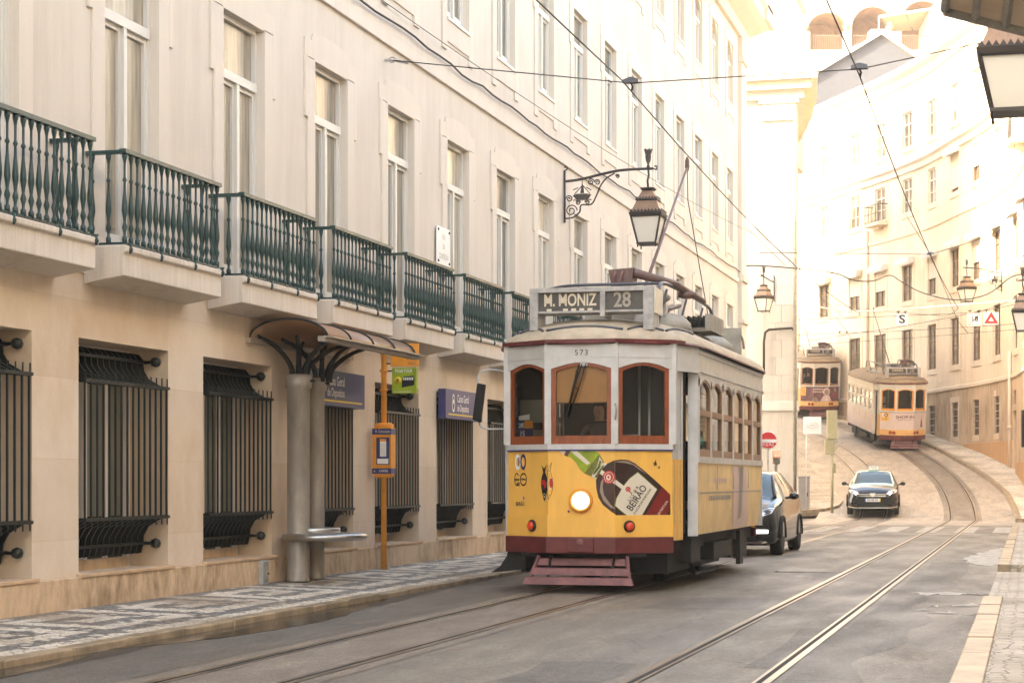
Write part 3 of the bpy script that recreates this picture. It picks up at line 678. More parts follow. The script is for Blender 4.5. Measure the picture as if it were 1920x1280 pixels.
t = thing('street_plaque', 'small white stone street name plaque on the cream wall above the balconies', 'plaque', (WX, 0, 0))
g = MB(); g.box(.028, .05, 27.92, 28.58, 4.62, 5.2, 'signwhite')
for i, s in enumerate(('RUA', 'DA', 'CONCEIÇÃO')): text_on(g, s, .115, lambda a, b: (.053, 28.25+a, 5.05-.15*i+b), M['tgrey2'], bold=.01, sx=.72)
for y in (27.97, 28.53):
    for z in (4.67, 5.15): g.lathe([(.02, 0), (.02, .012)], (.05, y, z), 'black', n=8, axis='x')
g.build('plaque_slab', t)
# ------------------------------------------------------------------ curved building on the hill bend
_f = []
for px, zc in ((1905, 76), (1870, 80), (1831, 83.5), (1791, 86.6), (1748, 90.3), (1702, 93.4), (1651, 96.5), (1603, 99.2), (1546, 102.8)):
    p = at(px, 900, zc); _f.append((p.x, p.y))
COLPX = list(_f)
_f = [(1.42, 60.6), (.75, 66.5), (.1, 71.5)]+_f+[(-12.4, 106.6), (-15.2, 110.5), (-19.5, 115.5)]
_s = [Vector((p.x, p.y)) for p in catmull([(x, y, 0) for x, y in _f], 12)]
_a = [0.]
for p, q in zip(_s, _s[1:]): _a.append(_a[-1]+(q-p).length)
def fac(u):
    for i in range(len(_a)-1):
        if u <= _a[i+1] or i == len(_a)-2:
            t = (u-_a[i])/(_a[i+1]-_a[i]); p = _s[i].lerp(_s[i+1], t); j0, j1 = max(0, i-3), min(len(_s)-1, i+4); d = (_s[j1]-_s[j0]).normalized(); return p, Vector((-d.y, d.x))
def fmap(u, d, z): p, n = fac(u); return Vector((p.x+n.x*d, p.y+n.y*d, z))
def farc(pt): return _a[min(range(len(_s)), key=lambda i: (_s[i]-Vector(pt)).length)]
CU = [farc(c) for c in COLPX]; CU = [CU[0]-8.2, CU[0]-4.1]+CU+[CU[-1]+4.9]
UE = _a[-1]
CB = thing('curved_building', 'tall peach coloured building whose facade curves along the hill behind the pink and white tram', 'building')
holes = []; kinds = []
def fw_(w, h, dark=True, hood=False, bars=0, blind=0., transom=None, mat=None):
    s = MB(); hw = w/2
    for sg in (-1, 1):
        y0, y1 = sorted((sg*hw, sg*(hw+.2))); s.box(0, .03, y0, y1, -.25, h+.25, 'peachtrim')
    s.box(0, .03, -hw, hw, h, h+.25, 'peachtrim'); s.box(0, .05, -hw, hw, -.25, -.0, 'peachtrim')
    if hood:
        s.prism([(.0, -hw-.2, h+.1), (.34, -hw-.2, h-.02), (.36, -hw-.2, h+.12), (.3, -hw-.2, h+.34), (.0, -hw-.2, h+.36)], (0, 2*hw+.4, 0), 'whitewall')
    f = MB(); b = .06; x = -.11; mt = mat or 'brownframe'
    for a, c in ((-hw, -hw+b), (hw-b, hw), (-.03, .03)): f.box(x, x+.05, a, c, 0, h, mt)
    zs = [0, h-b] if not transom else [0, transom, h-b]
    for z in zs: f.box(x, x+.053, -hw, hw, z, z+b, mt)
    for z in ((transom or h)*.5,): f.box(x, x+.04, -hw, hw, z, z+.03, mt)
    for i in range(bars): z = (i+1)*h/(bars+1); f.box(x+.06, x+.1, -hw, hw, z-.02, z+.02, 'tgrey2')
    if blind: f.box(x+.07, x+.1, -hw, hw, h*(1-blind), h, 'lightpane')
    p = MB(); p.box(x-.03, x+.01, -hw, hw, 0, h, 'dullglass' if dark else 'curtain')
    return s, f, p
WK['c1'] = fw_(.95, 1.55, bars=4); WK['c2'] = fw_(1.3, 2.12, transom=1.35); WK['c3'] = fw_(1.2, 1.72, hood=True, transom=1.15)
WK['c3b'] = fw_(1.2, 1.72, hood=True, blind=.55); WK['c4'] = fw_(1.18, 1.66, transom=1.1, mat='white'); WK['c4b'] = fw_(1.18, 1.66, blind=.6); WK['c5'] = fw_(1.15, 1.7, transom=1.1, mat='white')
WK['c4h'] = fw_(1.18, 1.66, hood=True, blind=.9)
for i, u in enumerate(CU):
    p, n = fac(u); rz = math.atan2(n.y, n.x)
    rows = [('c2', 6.52, 1.3, 2.12), ('c3b' if i in (4, 6, 8, 9) else 'c3', 10.03, 1.2, 1.72), ('c4h' if i == 5 else 'c4b' if i == 4 else 'c4', 14.32, 1.18, 1.66), ('c5', 17.5, 1.15, 1.7)]
    if 3 <= i <= 6: rows.append(('c1', 3.28, .95, 1.55))
    for kk, z, w, h in rows:
        holes.append((u-w/2, u+w/2, z, z+h)); kinds.append((kk, (p.x, p.y, z), rz))
du = CU[2]+.1
holes_d = [h for h in holes if h[3] < 5.4]+[(du-.5, du+.5, 1.5, 4.1), (du-.42, du+.42, 4.36, 4.9)]
xu = [i*1.5 for i in range(int(UE/1.5)+1)]
g = MB(); wall_grid(g, fmap, 0, UE, 5.4, 21.2, [h for h in holes if h[2] > 5.4], 'peach', .14, extra_u=xu, reveal=M['peachtrim'])
p0, p1 = fmap(0, 0, 0), fmap(UE, 0, 0)
def back(u): return fmap(u, -9, 0)
for a, b in zip(xu, xu[1:]):
    for z in (21.25,): g.quad(fmap(a, 0, z), fmap(b, 0, z), fmap(b, -9, z), fmap(a, -9, z), 'tile')
    g.quad(fmap(a, -9, -1), fmap(b, -9, -1), fmap(b, -9, 21.25), fmap(a, -9, 21.25), 'peach')
g.quad(fmap(0, 0, -1), fmap(0, -9, -1), fmap(0, -9, 21.25), fmap(0, 0, 21.25), 'peach'); g.quad(fmap(UE, 0, -1), fmap(UE, -9, -1), fmap(UE, -9, 21.25), fmap(UE, 0, 21.25), 'peach')
g.build('wall', CB, fix=False)
g = MB(); wall_grid(g, lambda u, d, z: fmap(u, d+.03, z), 0, UE, -1, 5.42, holes_d, 'dado', .17, extra_u=xu)
g.build('stone_dado', CB, fix=False)
def band(name, u0, u1, prof, mat, parent):
    g = MB(); us = [u0+(u1-u0)*i/max(2, int((u1-u0)/1.2)) for i in range(max(2, int((u1-u0)/1.2))+1)]; k = len(prof)
    vs = [fmap(u, d, z) for u in us for d, z in prof]
    g.add(vs, [(i*k+j, i*k+(j+1) % k, (i+1)*k+(j+1) % k, (i+1)*k+j) for i in range(len(us)-1) for j in range(k)]+[tuple(range(k)), tuple((len(us)-1)*k+j for j in range(k-1, -1, -1))], mat)
    return g.build(name, parent)
band('string_course', 0, UE, [(.0, 5.38), (.1, 5.42), (.1, 5.55), (0, 5.6)], 'peachtrim', CB)
band('string_course', 0, UE, [(.0, 13.2), (.05, 13.2), (.05, 13.42), (0, 13.42)], 'peachtrim', CB)
band('string_course', 0, UE, [(.0, 16.2), (.12, 16.25), (.16, 16.5), (.3, 16.6), (.3, 16.72), (0, 16.75)], 'whitewall', CB)
band('cornice', 0, UE, [(0, 20.5), (.12, 20.55), (.2, 20.9), (.5, 21.05), (.55, 21.3), (-.3, 21.5), (-.3, 20.6)], 'whitewall', CB)
band('ochre_plinth', du-9, du-.8, [(0, -1), (.1, -1), (.1, 2.0), (0, 2.02)], 'ochre', CB)
band('ochre_plinth', du+.75, CU[5]-1.4, [(0, -1), (.1, -1), (.1, 2.93), (0, 2.95)], 'ochre', CB)
place_windows(CB, kinds)
g = MB(); g.X = Matrix.Translation(fmap(du, 0, 0)) @ Matrix.Rotation(math.atan2(fac(du)[1].y, fac(du)[1].x), 4, 'Z')
g.box(-.16, -.1, -.5, .5, 1.5, 4.1, 'brownframe'); g.box(-.1, -.07, -.46, -.03, 1.6, 4.0, 'ochre'); g.box(-.16, -.1, -.42, .42, 4.36, 4.9, 'dullglass')
g.build('door', CB)
def iron_balcony(u, z):
    g = MB(); p, n = fac(u); g.X = Matrix.Translation((p.x, p.y, z)) @ Matrix.Rotation(math.atan2(n.y, n.x), 4, 'Z')
    g.box(0, .55, -.85, .85, -.15, 0, 'peachtrim'); g.box(0, .3, -.3, .3, -.32, -.15, 'peachtrim')
    for i in range(13): y = -.8+i*1.6/12; g.tube([(.5, y, 0), (.5+.03*math.sin(i*2.), y, .45), (.5, y, .9)], .012, 'lampiron', n=4)
    for sg in (-1, 1):
        for x in (.1, .3): g.tube([(x, sg*.8, 0), (x, sg*.8, .9)], .012, 'lampiron', n=4)
        g.box(0, .52, sg*.8-.015, sg*.8+.015, .88, .92, 'lampiron')
    for zz in (.88, .45, .06): g.box(.485, .515, -.82, .82, zz, zz+.03, 'lampiron')
    return g.build('iron_balcony', CB)
iron_balcony(CU[8], 14.2); iron_balcony(CU[1]+1.0, 14.2)
def drain(u, z0, z1):
    g = MB(); g.tube([fmap(u, .1, z0), fmap(u, .1, z1)], .07, 'peachtrim', n=8)
    for z in (z0+2, z0+6, z0+10): 
        if z < z1: g.tube([fmap(u, .1, z), fmap(u, .1, z+.1)], .095, 'peachtrim', n=8)
    g.build('drainpipe', CB)
drain((CU[8]+CU[9])/2-.1, 4, 14); drain(CU[11]-1.7, 4, 16); drain(CU[2]+1.1, 1.4, 6.5)

# ------------------------------------------------------------------ white building on the corner
WBT = thing('corner_building', 'white limewashed corner building with stone pilaster behind the black car', 'building')
side = [(-7.97, 68.5)]+[(-8.3, 71.5), (-8.95, 75.5), (-9.75, 79.5), (-10.9, 84), (-12.4, 88.5), (-14.6, 93)]
g = MB()
wallp = [(-40, 68.5)]+side
for (a, b), (c, d) in zip(wallp, wallp[1:]): g.quad((a, b, -1), (c, d, -1), (c, d, 15), (a, b, 15), 'whitewall')
g.quad((-14.6, 93, -1), (-40, 93, -1), (-40, 93, 15), (-14.6, 93, 15), 'whitewall'); g.quad((-40, 93, -1), (-40, 68.5, -1), (-40, 68.5, 15), (-40, 93, 15), 'whitewall')
g.build('wall', WBT, fix=False)
g = MB()
z = .1
for i in range(22):
    h = .62
    if z+h > 14.1: break
    for j in range(2):
        sp_ = -8.62+(.12 if i % 2 else -.1); x0, x1 = ((-9.16, sp_) if j == 0 else (sp_, -8.05))
        g.box(x0+.004, x1-.004, 68.36, 68.5, z+.004, z+h-.004, 'block' if z < 7 else 'whitewall')
    z += h
g.box(-9.14, -8.07, 68.4, 68.5, .1, 14.1, 'whitewall')
g.build('corner_pilaster', WBT)
g = MB(); g.box(-40, -7.9, 68.3, 68.5, 3.78, 4.12, 'whitewall'); g.box(-40, -9.2, 68.42, 68.5, 0, 1.0, 'block'); g.build('string_course', WBT, bevel=.02)
g = MB(); g.box(-9.25, -7.95, 68.28, 68.5, 14.1, 14.25, 'whitewall'); g.box(-9.2, -8.0, 68.34, 68.5, 14.25, 14.7, 'whitewall'); g.box(-9.3, -7.9, 68.26, 68.5, 14.7, 14.82, 'whitewall')
g.build('capital', WBT)
g = MB()
wp = [(-40, 68.5)]+side; g.strip(wp, 14.85, 15.15, .25, 'whitewall'); g.strip(wp, 15.15, 15.45, .5, 'peachtrim'); g.strip(wp, 15.45, 15.8, .72, 'whitewall'); g.prism([(x, y, 15.8) for x, y in [(-40, 68.5)]+side+[(-40, 93)]], (0, 0, .1), 'whitewall')
g.build('cornice', WBT)
g = MB(); g.box(-40, -10.4, 79, 92, 15.9, 23.5, 'whitewall'); g.box(-40, -10.2, 78.8, 92, 23.5, 23.9, 'whitewall'); g.build('attic_storey', WBT)
g = MB()
for i in range(40): g.box(-9.4-i*.3, -9.37-i*.3, 69, 69.03, 15.9, 16.8, 'tgrey')
g.box(-21.5, -8.2, 69, 69.04, 16.78, 16.83, 'tgrey'); g.box(-8.25, -8.2, 69, 69.05, 15.9, 19.5, 'drab'); g.build('roof_railing', WBT)
pth = [at(1431, 700, 68.1), at(1431, 640, 68.1), at(1433, 622, 68.0), at(1440, 617, 68.0), at(1485, 615, 68.0), at(1490, 622, 68.0), at(1491, 680, 68.0), at(1491, 750, 67.8)]
for p in pth: p.y = 68.24
cable('facade_cable', pth, .045, 'thick grey cable looping across the stone corner pilaster of the white building')
g = MB(); g.tube([(-8.01, 68.2, .12), (-8.01, 68.2, 14.6)], .06, 'drab', n=8); tag(g.build('drainpipe'), 'slim drainpipe running down the edge of the white corner building', 'drainpipe')

# ------------------------------------------------------------------ houses and terrace on the hill above
HF = Matrix.Rotation(TH, 4, 'Z')
def loc_(px, py, zc): return Vector(((px-960)/3600*zc, zc, 1.32+(900-py)/3600*zc))
g = MB(); g.X = HF
rows = [(124, -1), (128, 12), (136, 24), (139.5, 30.2), (150, 31.5), (260, 34)]
vs = [(x, zc, z) for zc, z in rows for x in (-40, 0, 14, 34, 60, 120)]
g.add(vs, [(i*6+j, i*6+j+1, i*6+j+7, i*6+j+6) for i in range(5) for j in range(5)], 'earth'); structure(g.build('hill', fix=False))
GH = thing('gabled_house', 'house with a plain grey gable wall rising behind the curved building', 'house')
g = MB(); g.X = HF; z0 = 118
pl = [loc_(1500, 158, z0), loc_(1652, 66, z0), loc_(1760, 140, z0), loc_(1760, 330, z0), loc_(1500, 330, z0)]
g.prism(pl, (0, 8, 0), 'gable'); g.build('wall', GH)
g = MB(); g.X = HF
for a, b in ((0, 1), (1, 2)):
    A, B2 = pl[a], pl[b]; o = Vector((0, -.25, 0)); up = Vector((0, 0, .22)); g.prism([A+o+Vector((0, 0, .01)), B2+o+Vector((0, 0, .01)), B2+o+up, A+o+up], (0, 8.6, 0), 'whitewall')
g.build('roof', GH)
g = MB(); g.X = HF; p = loc_(1645, 75, 121); g.box(p.x-.5, p.x+.55, 120.5, 121.7, p.z-3, p.z+.55, 'whitewall'); g.build('chimney', GH)
AR = thing('arcaded_building', 'bright white building with round arches and a railed terrace on the hilltop', 'building')
g = MB(); g.X = HF; zc = 146.; k_ = zc/3600
def X_(px): return (px-960)*k_
def Z_(py): return 1.32+(900-py)*k_
top, bot = Z_(-40), Z_(100)
def arch_front(xa, xb, ytop, yspring, y, n=14):
    c = (X_(xa)+X_(xb))/2; r = (X_(xb)-X_(xa))/2; zs, zt = Z_(yspring), Z_(ytop)
    return [(c-r, y, bot), *[(c-r*math.cos(math.pi*i/n), y, zs+(zt-zs)*math.sin(math.pi*i/n)) for i in range(n+1)], (c+r, y, bot)]
arches = [(1430, 1498, 38, 62), (1512, 1590, 24, 62), (1597, 1676, 13, 52), (1690, 1770, 2, 40)]
xs = X_(1380)
for xa, xb, yt, ysp in arches:
    A = arch_front(xa, xb, yt, ysp, zc)
    g.quad((xs, zc, bot), (X_(xa), zc, bot), (X_(xa), zc, top), (xs, zc, top), 'whitewall'); xs = X_(xb)
    for p, q in zip(A[1:-1], A[2:-1]): g.quad(p, q, (q[0], zc, top), (p[0], zc, top), 'whitewall')
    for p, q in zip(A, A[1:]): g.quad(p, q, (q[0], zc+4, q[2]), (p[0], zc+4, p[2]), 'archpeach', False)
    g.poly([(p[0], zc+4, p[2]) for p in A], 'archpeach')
g.quad((xs, zc, bot), (X_(1960), zc, bot), (X_(1960), zc, top), (xs, zc, top), 'whitewall')
g.quad((X_(1380), zc, top), (X_(1960), zc, top), (X_(1960), zc+9, top), (X_(1380), zc+9, top), 'tile')
g.quad((X_(1380), zc, bot), (X_(1380), zc+9, bot), (X_(1380), zc+9, top), (X_(1380), zc, top), 'whitewall')
g.build('wall', AR, fix=False)
g = MB(); g.X = HF; y0 = 140
kk = y0/3600; tx = lambda px: (px-960)*kk; tz = lambda py: 1.32+(900-py)*kk
g.box(tx(1400), tx(1960), y0, y0+.4, tz(145), tz(94), 'whitewall'); g.box(tx(1400), tx(1960), y0, 146, tz(95.5), tz(94.5), 'whitewall'); g.build('terrace_wall', AR)
g = MB(); g.X = HF
for i in range(72):
    x = tx(1503)+i*.135; g.box(x, x+.035, y0+.1, y0+.13, tz(94), tz(66), 'brownframe')
g.box(tx(1500), tx(1750), y0+.09, y0+.14, tz(67), tz(65.5), 'brownframe'); g.build('terrace_railing', AR)
for px in (1511, 1588.5, 1669):
    g = MB(); g.X = HF; x = tx(px); g.box(x-.28, x+.28, y0-.1, y0+.45, tz(96), tz(60), 'whitewall'); a = g.build('gate_pier', AR)
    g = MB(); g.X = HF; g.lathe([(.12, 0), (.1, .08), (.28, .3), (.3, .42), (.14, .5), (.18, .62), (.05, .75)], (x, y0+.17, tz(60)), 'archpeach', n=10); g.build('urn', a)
g = MB(); g.X = HF; g.box(tx(1750), tx(1840), y0-.3, y0+5, tz(110), tz(10), 'whitewall'); g.build('side_wing', AR)
t = thing('terrace_awning', 'brown sloping awning over the hilltop terrace above the parked pale blue car', 'awning')
g = MB(); g.X = HF
a, b = loc_(1648, 32, 141.2), loc_(1748, 17, 141.2); c, d = loc_(1748, 56, 145.4), loc_(1676, 60, 145.4)
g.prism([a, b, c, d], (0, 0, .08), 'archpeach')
g.tube([a, b], .1, 'whitewall'); g.tube([a, d], .08, 'brownframe'); g.tube([(a+b)/2, (c+d)/2], .06, 'brownframe')
for p in (a, b, d, c): g.tube([p, (p.x, p.y, tz(95))], .05, 'tgrey', n=6)
g.build('awning_sheet', t)

# ------------------------------------------------------------------ right-hand building (its face is just outside the view)
RB = thing('right_building', 'stone building along the right pavement whose sloping eave juts in at the top right', 'building')
g = MB(); g.box(1.5, 12, -14, 60.4, 0, 11.5, 'whitewall'); g.build('wall', RB)
g = MB()
for i in range(20): 
    y = -8+i*3.4; g.box(1.46, 1.5, y, y+1.1, .8, 3.0, 'dullglass'); g.box(1.44, 1.5, y-.2, y+1.3, 4.8, 7.2, 'dullglass')
g.build('shop_front_glazing', RB)
g = MB(); a = at(1772, 16, 20.5); e = at(1772, 16, 20.5)
P1, P2 = at(1772, 18, 20.5), at(2060, 92, 20.0)
P3, P4 = at(2090, -75, 17.5), at(1786, -120, 18.0)
g.prism([P1, P2, P3, P4], (0, 0, .10), 'stone'); g.tube([P1, P2], .07, 'drab', n=8); g.tube([P1, P4], .05, 'drab', n=8)
for k in range(6):
    s_ = k/5; g.tube([P1.lerp(P2, s_)-Vector((0, 0, .02)), P4.lerp(P3, s_)-Vector((0, 0, .02))], .045, 'drab', n=4)
g.build('eave', RB)

# ------------------------------------------------------------------ lanterns on wall brackets
def lantern(name, label, loc, rz, arm=1.68, scale=1., ship=True, lit=False):
    t = thing(name, label, 'street lamp', loc, rz, 'old lanterns on wall brackets')
    t.scale = (scale,)*3
    g = MB(); g.tube([(.03, 0, -.5), (.03, 0, .52)], .022, 'lampiron', n=8); g.tube([(.05, .02, .52), (.09, 0, .56), (.06, 0, .6), (.03, 0, .56)], .014, 'lampiron', n=6)
    A = catmull([(.03, 0, .30), (.35, 0, .33), (.8, 0, .42), (1.2, 0, .475), (arm+.1, 0, .48)], 6); g.tube(A, .026, 'lampiron', n=8)
    g.tube(catmull([(arm+.1, 0, .48), (arm+.16, 0, .46), (arm+.17, 0, .52), (arm+.12, 0, .52)], 4), .014, 'lampiron', n=6)
    if ship:
        g.tube(catmull([(1.02, 0, .42), (.86, 0, .33), (.75, 0, .2), (.66, 0, 0), (.56, 0, -.16), (.36, 0, -.17), (.33, 0, -.3), (.2, 0, -.4), (.03, 0, -.42)], 5), .016, 'lampiron', n=6)
        def curl(cx, cz, r, s=1, turns=1.6, st=0.):
            g.tube([(cx+s*r*(1-i/30)*math.cos(st+turns*2*math.pi*i/24), 0, cz+r*(1-i/30)*math.sin(st+turns*2*math.pi*i/24)) for i in range(25)], .012, 'lampiron', n=5)
        curl(.16, -.27, .12); curl(.12, -.04, .07, -1); curl(.55, .27, .07); curl(.68, .26, .06, -1); curl(.30, -.12, .05); curl(.48, -.12, .05, -1); curl(1.08, .36, .04, -1)
        g.prism([(.19, -.012, .02), (.28, -.012, .05), (.46, -.012, .05), (.56, -.012, .03), (.5, -.012, -.06), (.26, -.012, -.06)], (0, .024, 0), 'lampiron')
        g.prism([(.34, -.01, .06), (.42, -.01, .06), (.40, -.01, .22), (.37, -.01, .22)], (0, .02, 0), 'lampiron')
        for a, b in (((.22, .04), (.38, .21)), ((.53, .05), (.39, .21)), ((.2, .13), (.3, .17)), ((.46, .17), (.56, .11)), ((.38, .2), (.38, .3))): g.tube([(a[0], 0, a[1]), (b[0], 0, b[1])], .009, 'lampiron', n=4)
        g.tube([(.2+.03*i, 0, -.08+.02*(i % 2)) for i in range(13)], .011, 'lampiron', n=4)
    g.build('bracket', t)
    g = MB(); x = arm
    g.lathe([(.02, .47), (.035, .52), (.018, .56), (.05, .64), (.06, .72), (.035, .80), (.008, .86)], (x, 0, 0), 'lampiron', n=8)
    for i in range(6): q = i*math.pi/3; g.tube([(x+.04*math.cos(q), .04*math.sin(q), .74), (x+.075*math.cos(q), .075*math.sin(q), .86)], .012, 'lampiron', n=4)
    g.tube([(x, 0, .5), (x+.012, 0, .35), (x-.012, 0, .25), (x, 0, .1)], .022, 'lampiron', n=6)
    g.build('stem', t)
    g = MB(); LZ = Matrix.Translation((0, 0, .12)) @ Matrix.Diagonal((1, 1, .82, 1)); g.X = LZ
    g.lathe([(.09, .0), (.20, -.03), (.13, -.09)], (x, 0, 0), 'lampiron', n=4, smooth=False)
    g.lathe([(.14, -.09), (.26, -.28)], (x, 0, 0), 'copper', n=4, smooth=False); g.lathe([(.29, -.28), (.31, -.31), (.26, -.34)], (x, 0, 0), 'lampiron', n=4, smooth=False)
    g.lathe([(.27, -.33), (.40, -.60)], (x, 0, 0), 'copper', n=4, smooth=False)
    g.lathe([(.42, -.60), (.455, -.62), (.43, -.69), (.40, -.69)], (x, 0, 0), 'lampiron', n=4, smooth=False)
    for r, z, n, w in ((.42, -.60, 9, .03), (.285, -.28, 7, .022)):
        e = r*math.sqrt(.5)*1.02
        for i in range(n):
            o = -e+(i+.5)*2*e/n
            for ax in range(4):
                v = [(o-w, e), (o+w, e), (o, e+.004)]; h = [0, 0, .06 if r > .3 else .045]; ang = ax*math.pi/2; c, s = math.cos(ang), math.sin(ang)
                pt = [Vector((x+a*c-b*s, a*s+b*c, z+hh)) for (a, b), hh in zip(v, h)]
                g.prism(pt, Vector((-.012*-s*-1, .0, 0)) if False else Vector((s*.012, -c*.012, 0)), 'lampiron')
    g.build('lantern_roof', t)
    g = MB(); g.X = LZ; rt, rb_, zt, zb = .405, .245, -.69, -1.31
    for i in range(4):
        q = math.pi/4+i*math.pi/2; c, s = math.cos(q), math.sin(q); g.tube([(x+rt*c, rt*s, zt), (x+rb_*c, rb_*s, zb)], .02, 'lampiron', n=4)
        g.lathe([(.015, -.08), (.012, 0)], (x+rb_*c, rb_*s, zb-.02), 'lampiron', n=6)
    g.lathe([(rb_+.03, -1.345), (rb_+.03, -1.30), (rb_-.02, -1.30)], (x, 0, 0), 'lampiron', n=4, smooth=False)
    for i in range(4):
        q, q2 = math.pi/4+i*math.pi/2, math.pi/4+(i+1)*math.pi/2
        g.tube([(x+rt*math.cos(q), rt*math.sin(q), zt-.01), (x+rt*math.cos(q2), rt*math.sin(q2), zt-.01)], .018, 'lampiron', n=4)
    fr = g.build('lantern_frame', t)
    g = MB(); g.X = LZ; vs = []
    for r, z in ((rt-.02, zt), (rb_-.015, zb)):
        for i in range(4): q = math.pi/4+i*math.pi/2; vs.append((x+r*math.cos(q), r*math.sin(q), z))
    g.add(vs, [(i, (i+1) % 4, 4+(i+1) % 4, 4+i) for i in range(4)]+[(3, 2, 1, 0), (4, 5, 6, 7)], 'milk'); g.build('glass', fr)
    return t
lantern('wall_lantern', 'black ship bracket lantern on the cream wall above the yellow tram', (WX, 36.3, 6.82), 0)
lantern('wall_lantern', 'large near lantern hanging under the sloping eave at the top right', (1.5, 22.9, 6.72), math.pi, ship=False, arm=1.42, scale=1.2)
lantern('wall_lantern', 'half visible lantern at the right edge below the peach facade', (1.5, 56.8, 6.55), math.pi, ship=False)
lantern('wall_lantern', 'white lit looking lantern on the white corner building', (-8.75, 68.36, 8.1), -math.pi/2-.35, arm=.95, scale=.86, ship=False)
pl_ = at(1892, 530, 79); u_ = farc((pl_.x, pl_.y)); p, n = fac(u_)
lantern('wall_lantern', 'small ship bracket lantern on the curved peach facade', (p.x, p.y, 9.55), math.atan2(n.y, n.x)+.35, arm=1.75, scale=.95)

# ------------------------------------------------------------------ tram shelter and stop
SH = thing('tram_shelter', 'steel tram shelter with two round posts and a smoked barrel canopy by the stone wall', 'shelter', (-8.25, 22.0, .11))
sx_ = -8.25
def post(y, r, x):
    g = MB(); g.lathe([(r+.01, 0), (r, .02), (r, 2.30), (r+.025, 2.32), (r+.025, 2.46), (r-.02, 2.48)], (x, y, 0), 'polerust', n=24)
    for k in range(5): q = k*2*math.pi/5; g.lathe([(.02, 0), (.02, r+.07)], (x, y, 2.4), 'black', n=6, axis='x' if k % 2 else 'y')
    return g.build('post', SH)
post(-.42, .135, -.22); post(.20, .105, -.23)
g = MB(); n = 16
cx, hw_ = 0., .46
def arcp(i, o=0.): a = math.pi*(i/n); return (-.02+(hw_+o)*-math.cos(a), 2.86+(.20+o)*math.sin(a))
Y0, Y1 = -1.25, 2.0
vs = [(arcp(i, o)[0], y, arcp(i, o)[1]) for y in (Y0, Y1) for o in (0, .012) for i in range(n+1)]
m = n+1
fs = [(i, i+1, 2*m+i+1, 2*m+i) for i in range(n)]+[(m+i, 3*m+i, 3*m+i+1, m+i+1) for i in range(n)]+[(i, m+i, m+i+1, i+1) for i in range(n)]+[(2*m+i, 2*m+i+1, 3*m+i+1, 3*m+i) for i in range(n)]+[(0, 2*m, 3*m, m), (n, m+n, 3*m+n, 2*m+n)]
g.add(vs, fs, 'brownglass', True); cn = g.build('canopy', SH)
g = MB()
for k in range(5):
    y = Y0+k*(Y1-Y0)/4; g.tube([(arcp(i, .02)[0], y, arcp(i, .016)[1]) for i in range(n+1)], .015, 'black', n=6)
for sg in (-1, 1):
    e = -.02+sg*hw_; g.box(e-.05, e+.05, Y0-.12, Y1+.12, 2.80, 2.86, 'polerust'); g.box(e+sg*.03, e+sg*.11, Y0-.14, Y1+.14, 2.845, 2.86, 'steel')
g.build('canopy_frame', cn)
g = MB()
for (x0, y0) in ((-.22, -.42), (-.16, .20)):
    for (dx, dy) in ((-.2, -.62), (.14, -.45), (.3, .15), (-.12, .5), (.34, .75)):
        pts = catmull([(x0+dx*.2, y0+dy*.12, 2.42), (x0+dx*.3, y0+dy*.2, 2.6), (x0+dx*.75, y0+dy*.6, 2.80), (x0+dx*1.25, y0+dy*1.1, 2.90)], 5); g.tube(pts, [.036-.001*i for i in range(len(pts))], 'black', n=6)
g.build('canopy_arms', SH)
g = MB(); g.lathe([(.30, .48), (.47, .49), (.50, .52), (.50, .545), (.47, .57), (.30, .575)], (.0, -.1, 0), 'steel', n=32, sy=1.25); g.lathe([(.27, .575), (.27, .63), (.25, .64), (.24, .575)], (-.1, -.1, 0), 'steel', n=24, sy=1.3)
g.build('ring_seat', SH)
g = MB(); g.box(-.16, -.03, -.33, -.31, 1.75, 1.87, 'red'); 
ST_ = thing('tram_stop_pole', 'orange tram stop pole with timetable case and green tour sign beside the shelter', 'tram stop', (-8.54, 24.95, .085))
g = MB(); g.lathe([(.038, 0), (.038, 3.1), (.042, 3.12), (.0, 3.16)], (0, 0, 0), 'orange', n=14)
for z in (1.42, 2.45, 2.72, 2.96): g.lathe([(.06, 0), (.06, .03)], (0, 0, z), 'orange', n=12)
g.build('pole', ST_)
g = MB(); X4 = Matrix.Rotation(.0, 4, 'Z')
g.box(-.135, .135, -.1, .1, 1.32, 1.95, 'orange'); g.lathe([(.138, 0), (.138, .05), (.1, .07)], (0, 0, 1.95), 'orange', n=16, sy=.75); g.lathe([(.11, -.05), (.138, -.03), (.138, 0)], (0, 0, 1.32), 'orange', n=16, sy=.75)
g.box(-.137, .137, -.104, .1, 1.86, 1.94, 'navy'); g.box(-.137, .137, -.104, .1, 1.325, 1.40, 'navy')
g.box(-.075, .115, -.108, -.1, 1.45, 1.82, 'navy'); g.box(-.02, .07, -.1105, -.1, 1.56, 1.80, 'signwhite'); g.box(-.02, .07, -.1125, -.1, 1.765, 1.80, 'orange'); g.box(-.06, .1, -.1105, -.1, 1.46, 1.53, 'signwhite'); g.box(-.1, .1, -.107, -.1, 1.845, 1.855, 'orange')
F = lambda a, b: (a, -.107, b)
text_on(g, 'R. Conceição', .05, lambda a, b: F(a+.02, 1.9+b), M['signwhite'], sx=.8); text_on(g, 'CARRIS', .045, lambda a, b: F(a+.03, 1.362+b), M['signwhite'], sx=.9)
text_on(g, 'e', .05, lambda a, b: F(a-.1, 1.362+b), M['signwhite'])
for i in range(7): g.box(-.012, .06, -.1128, -.1108, 1.58+.024*i, 1.586+.024*i, 'tgrey2')
g.build('timetable_case', ST_, bevel=.004)
g = MB(); g.box(.12, .47, -.012, .012, 2.42, 2.77, 'lime'); g.box(.455, .475, -.03, .03, 2.42, 2.77, 'lime'); 
F = lambda a, b: (a, -.015, b)
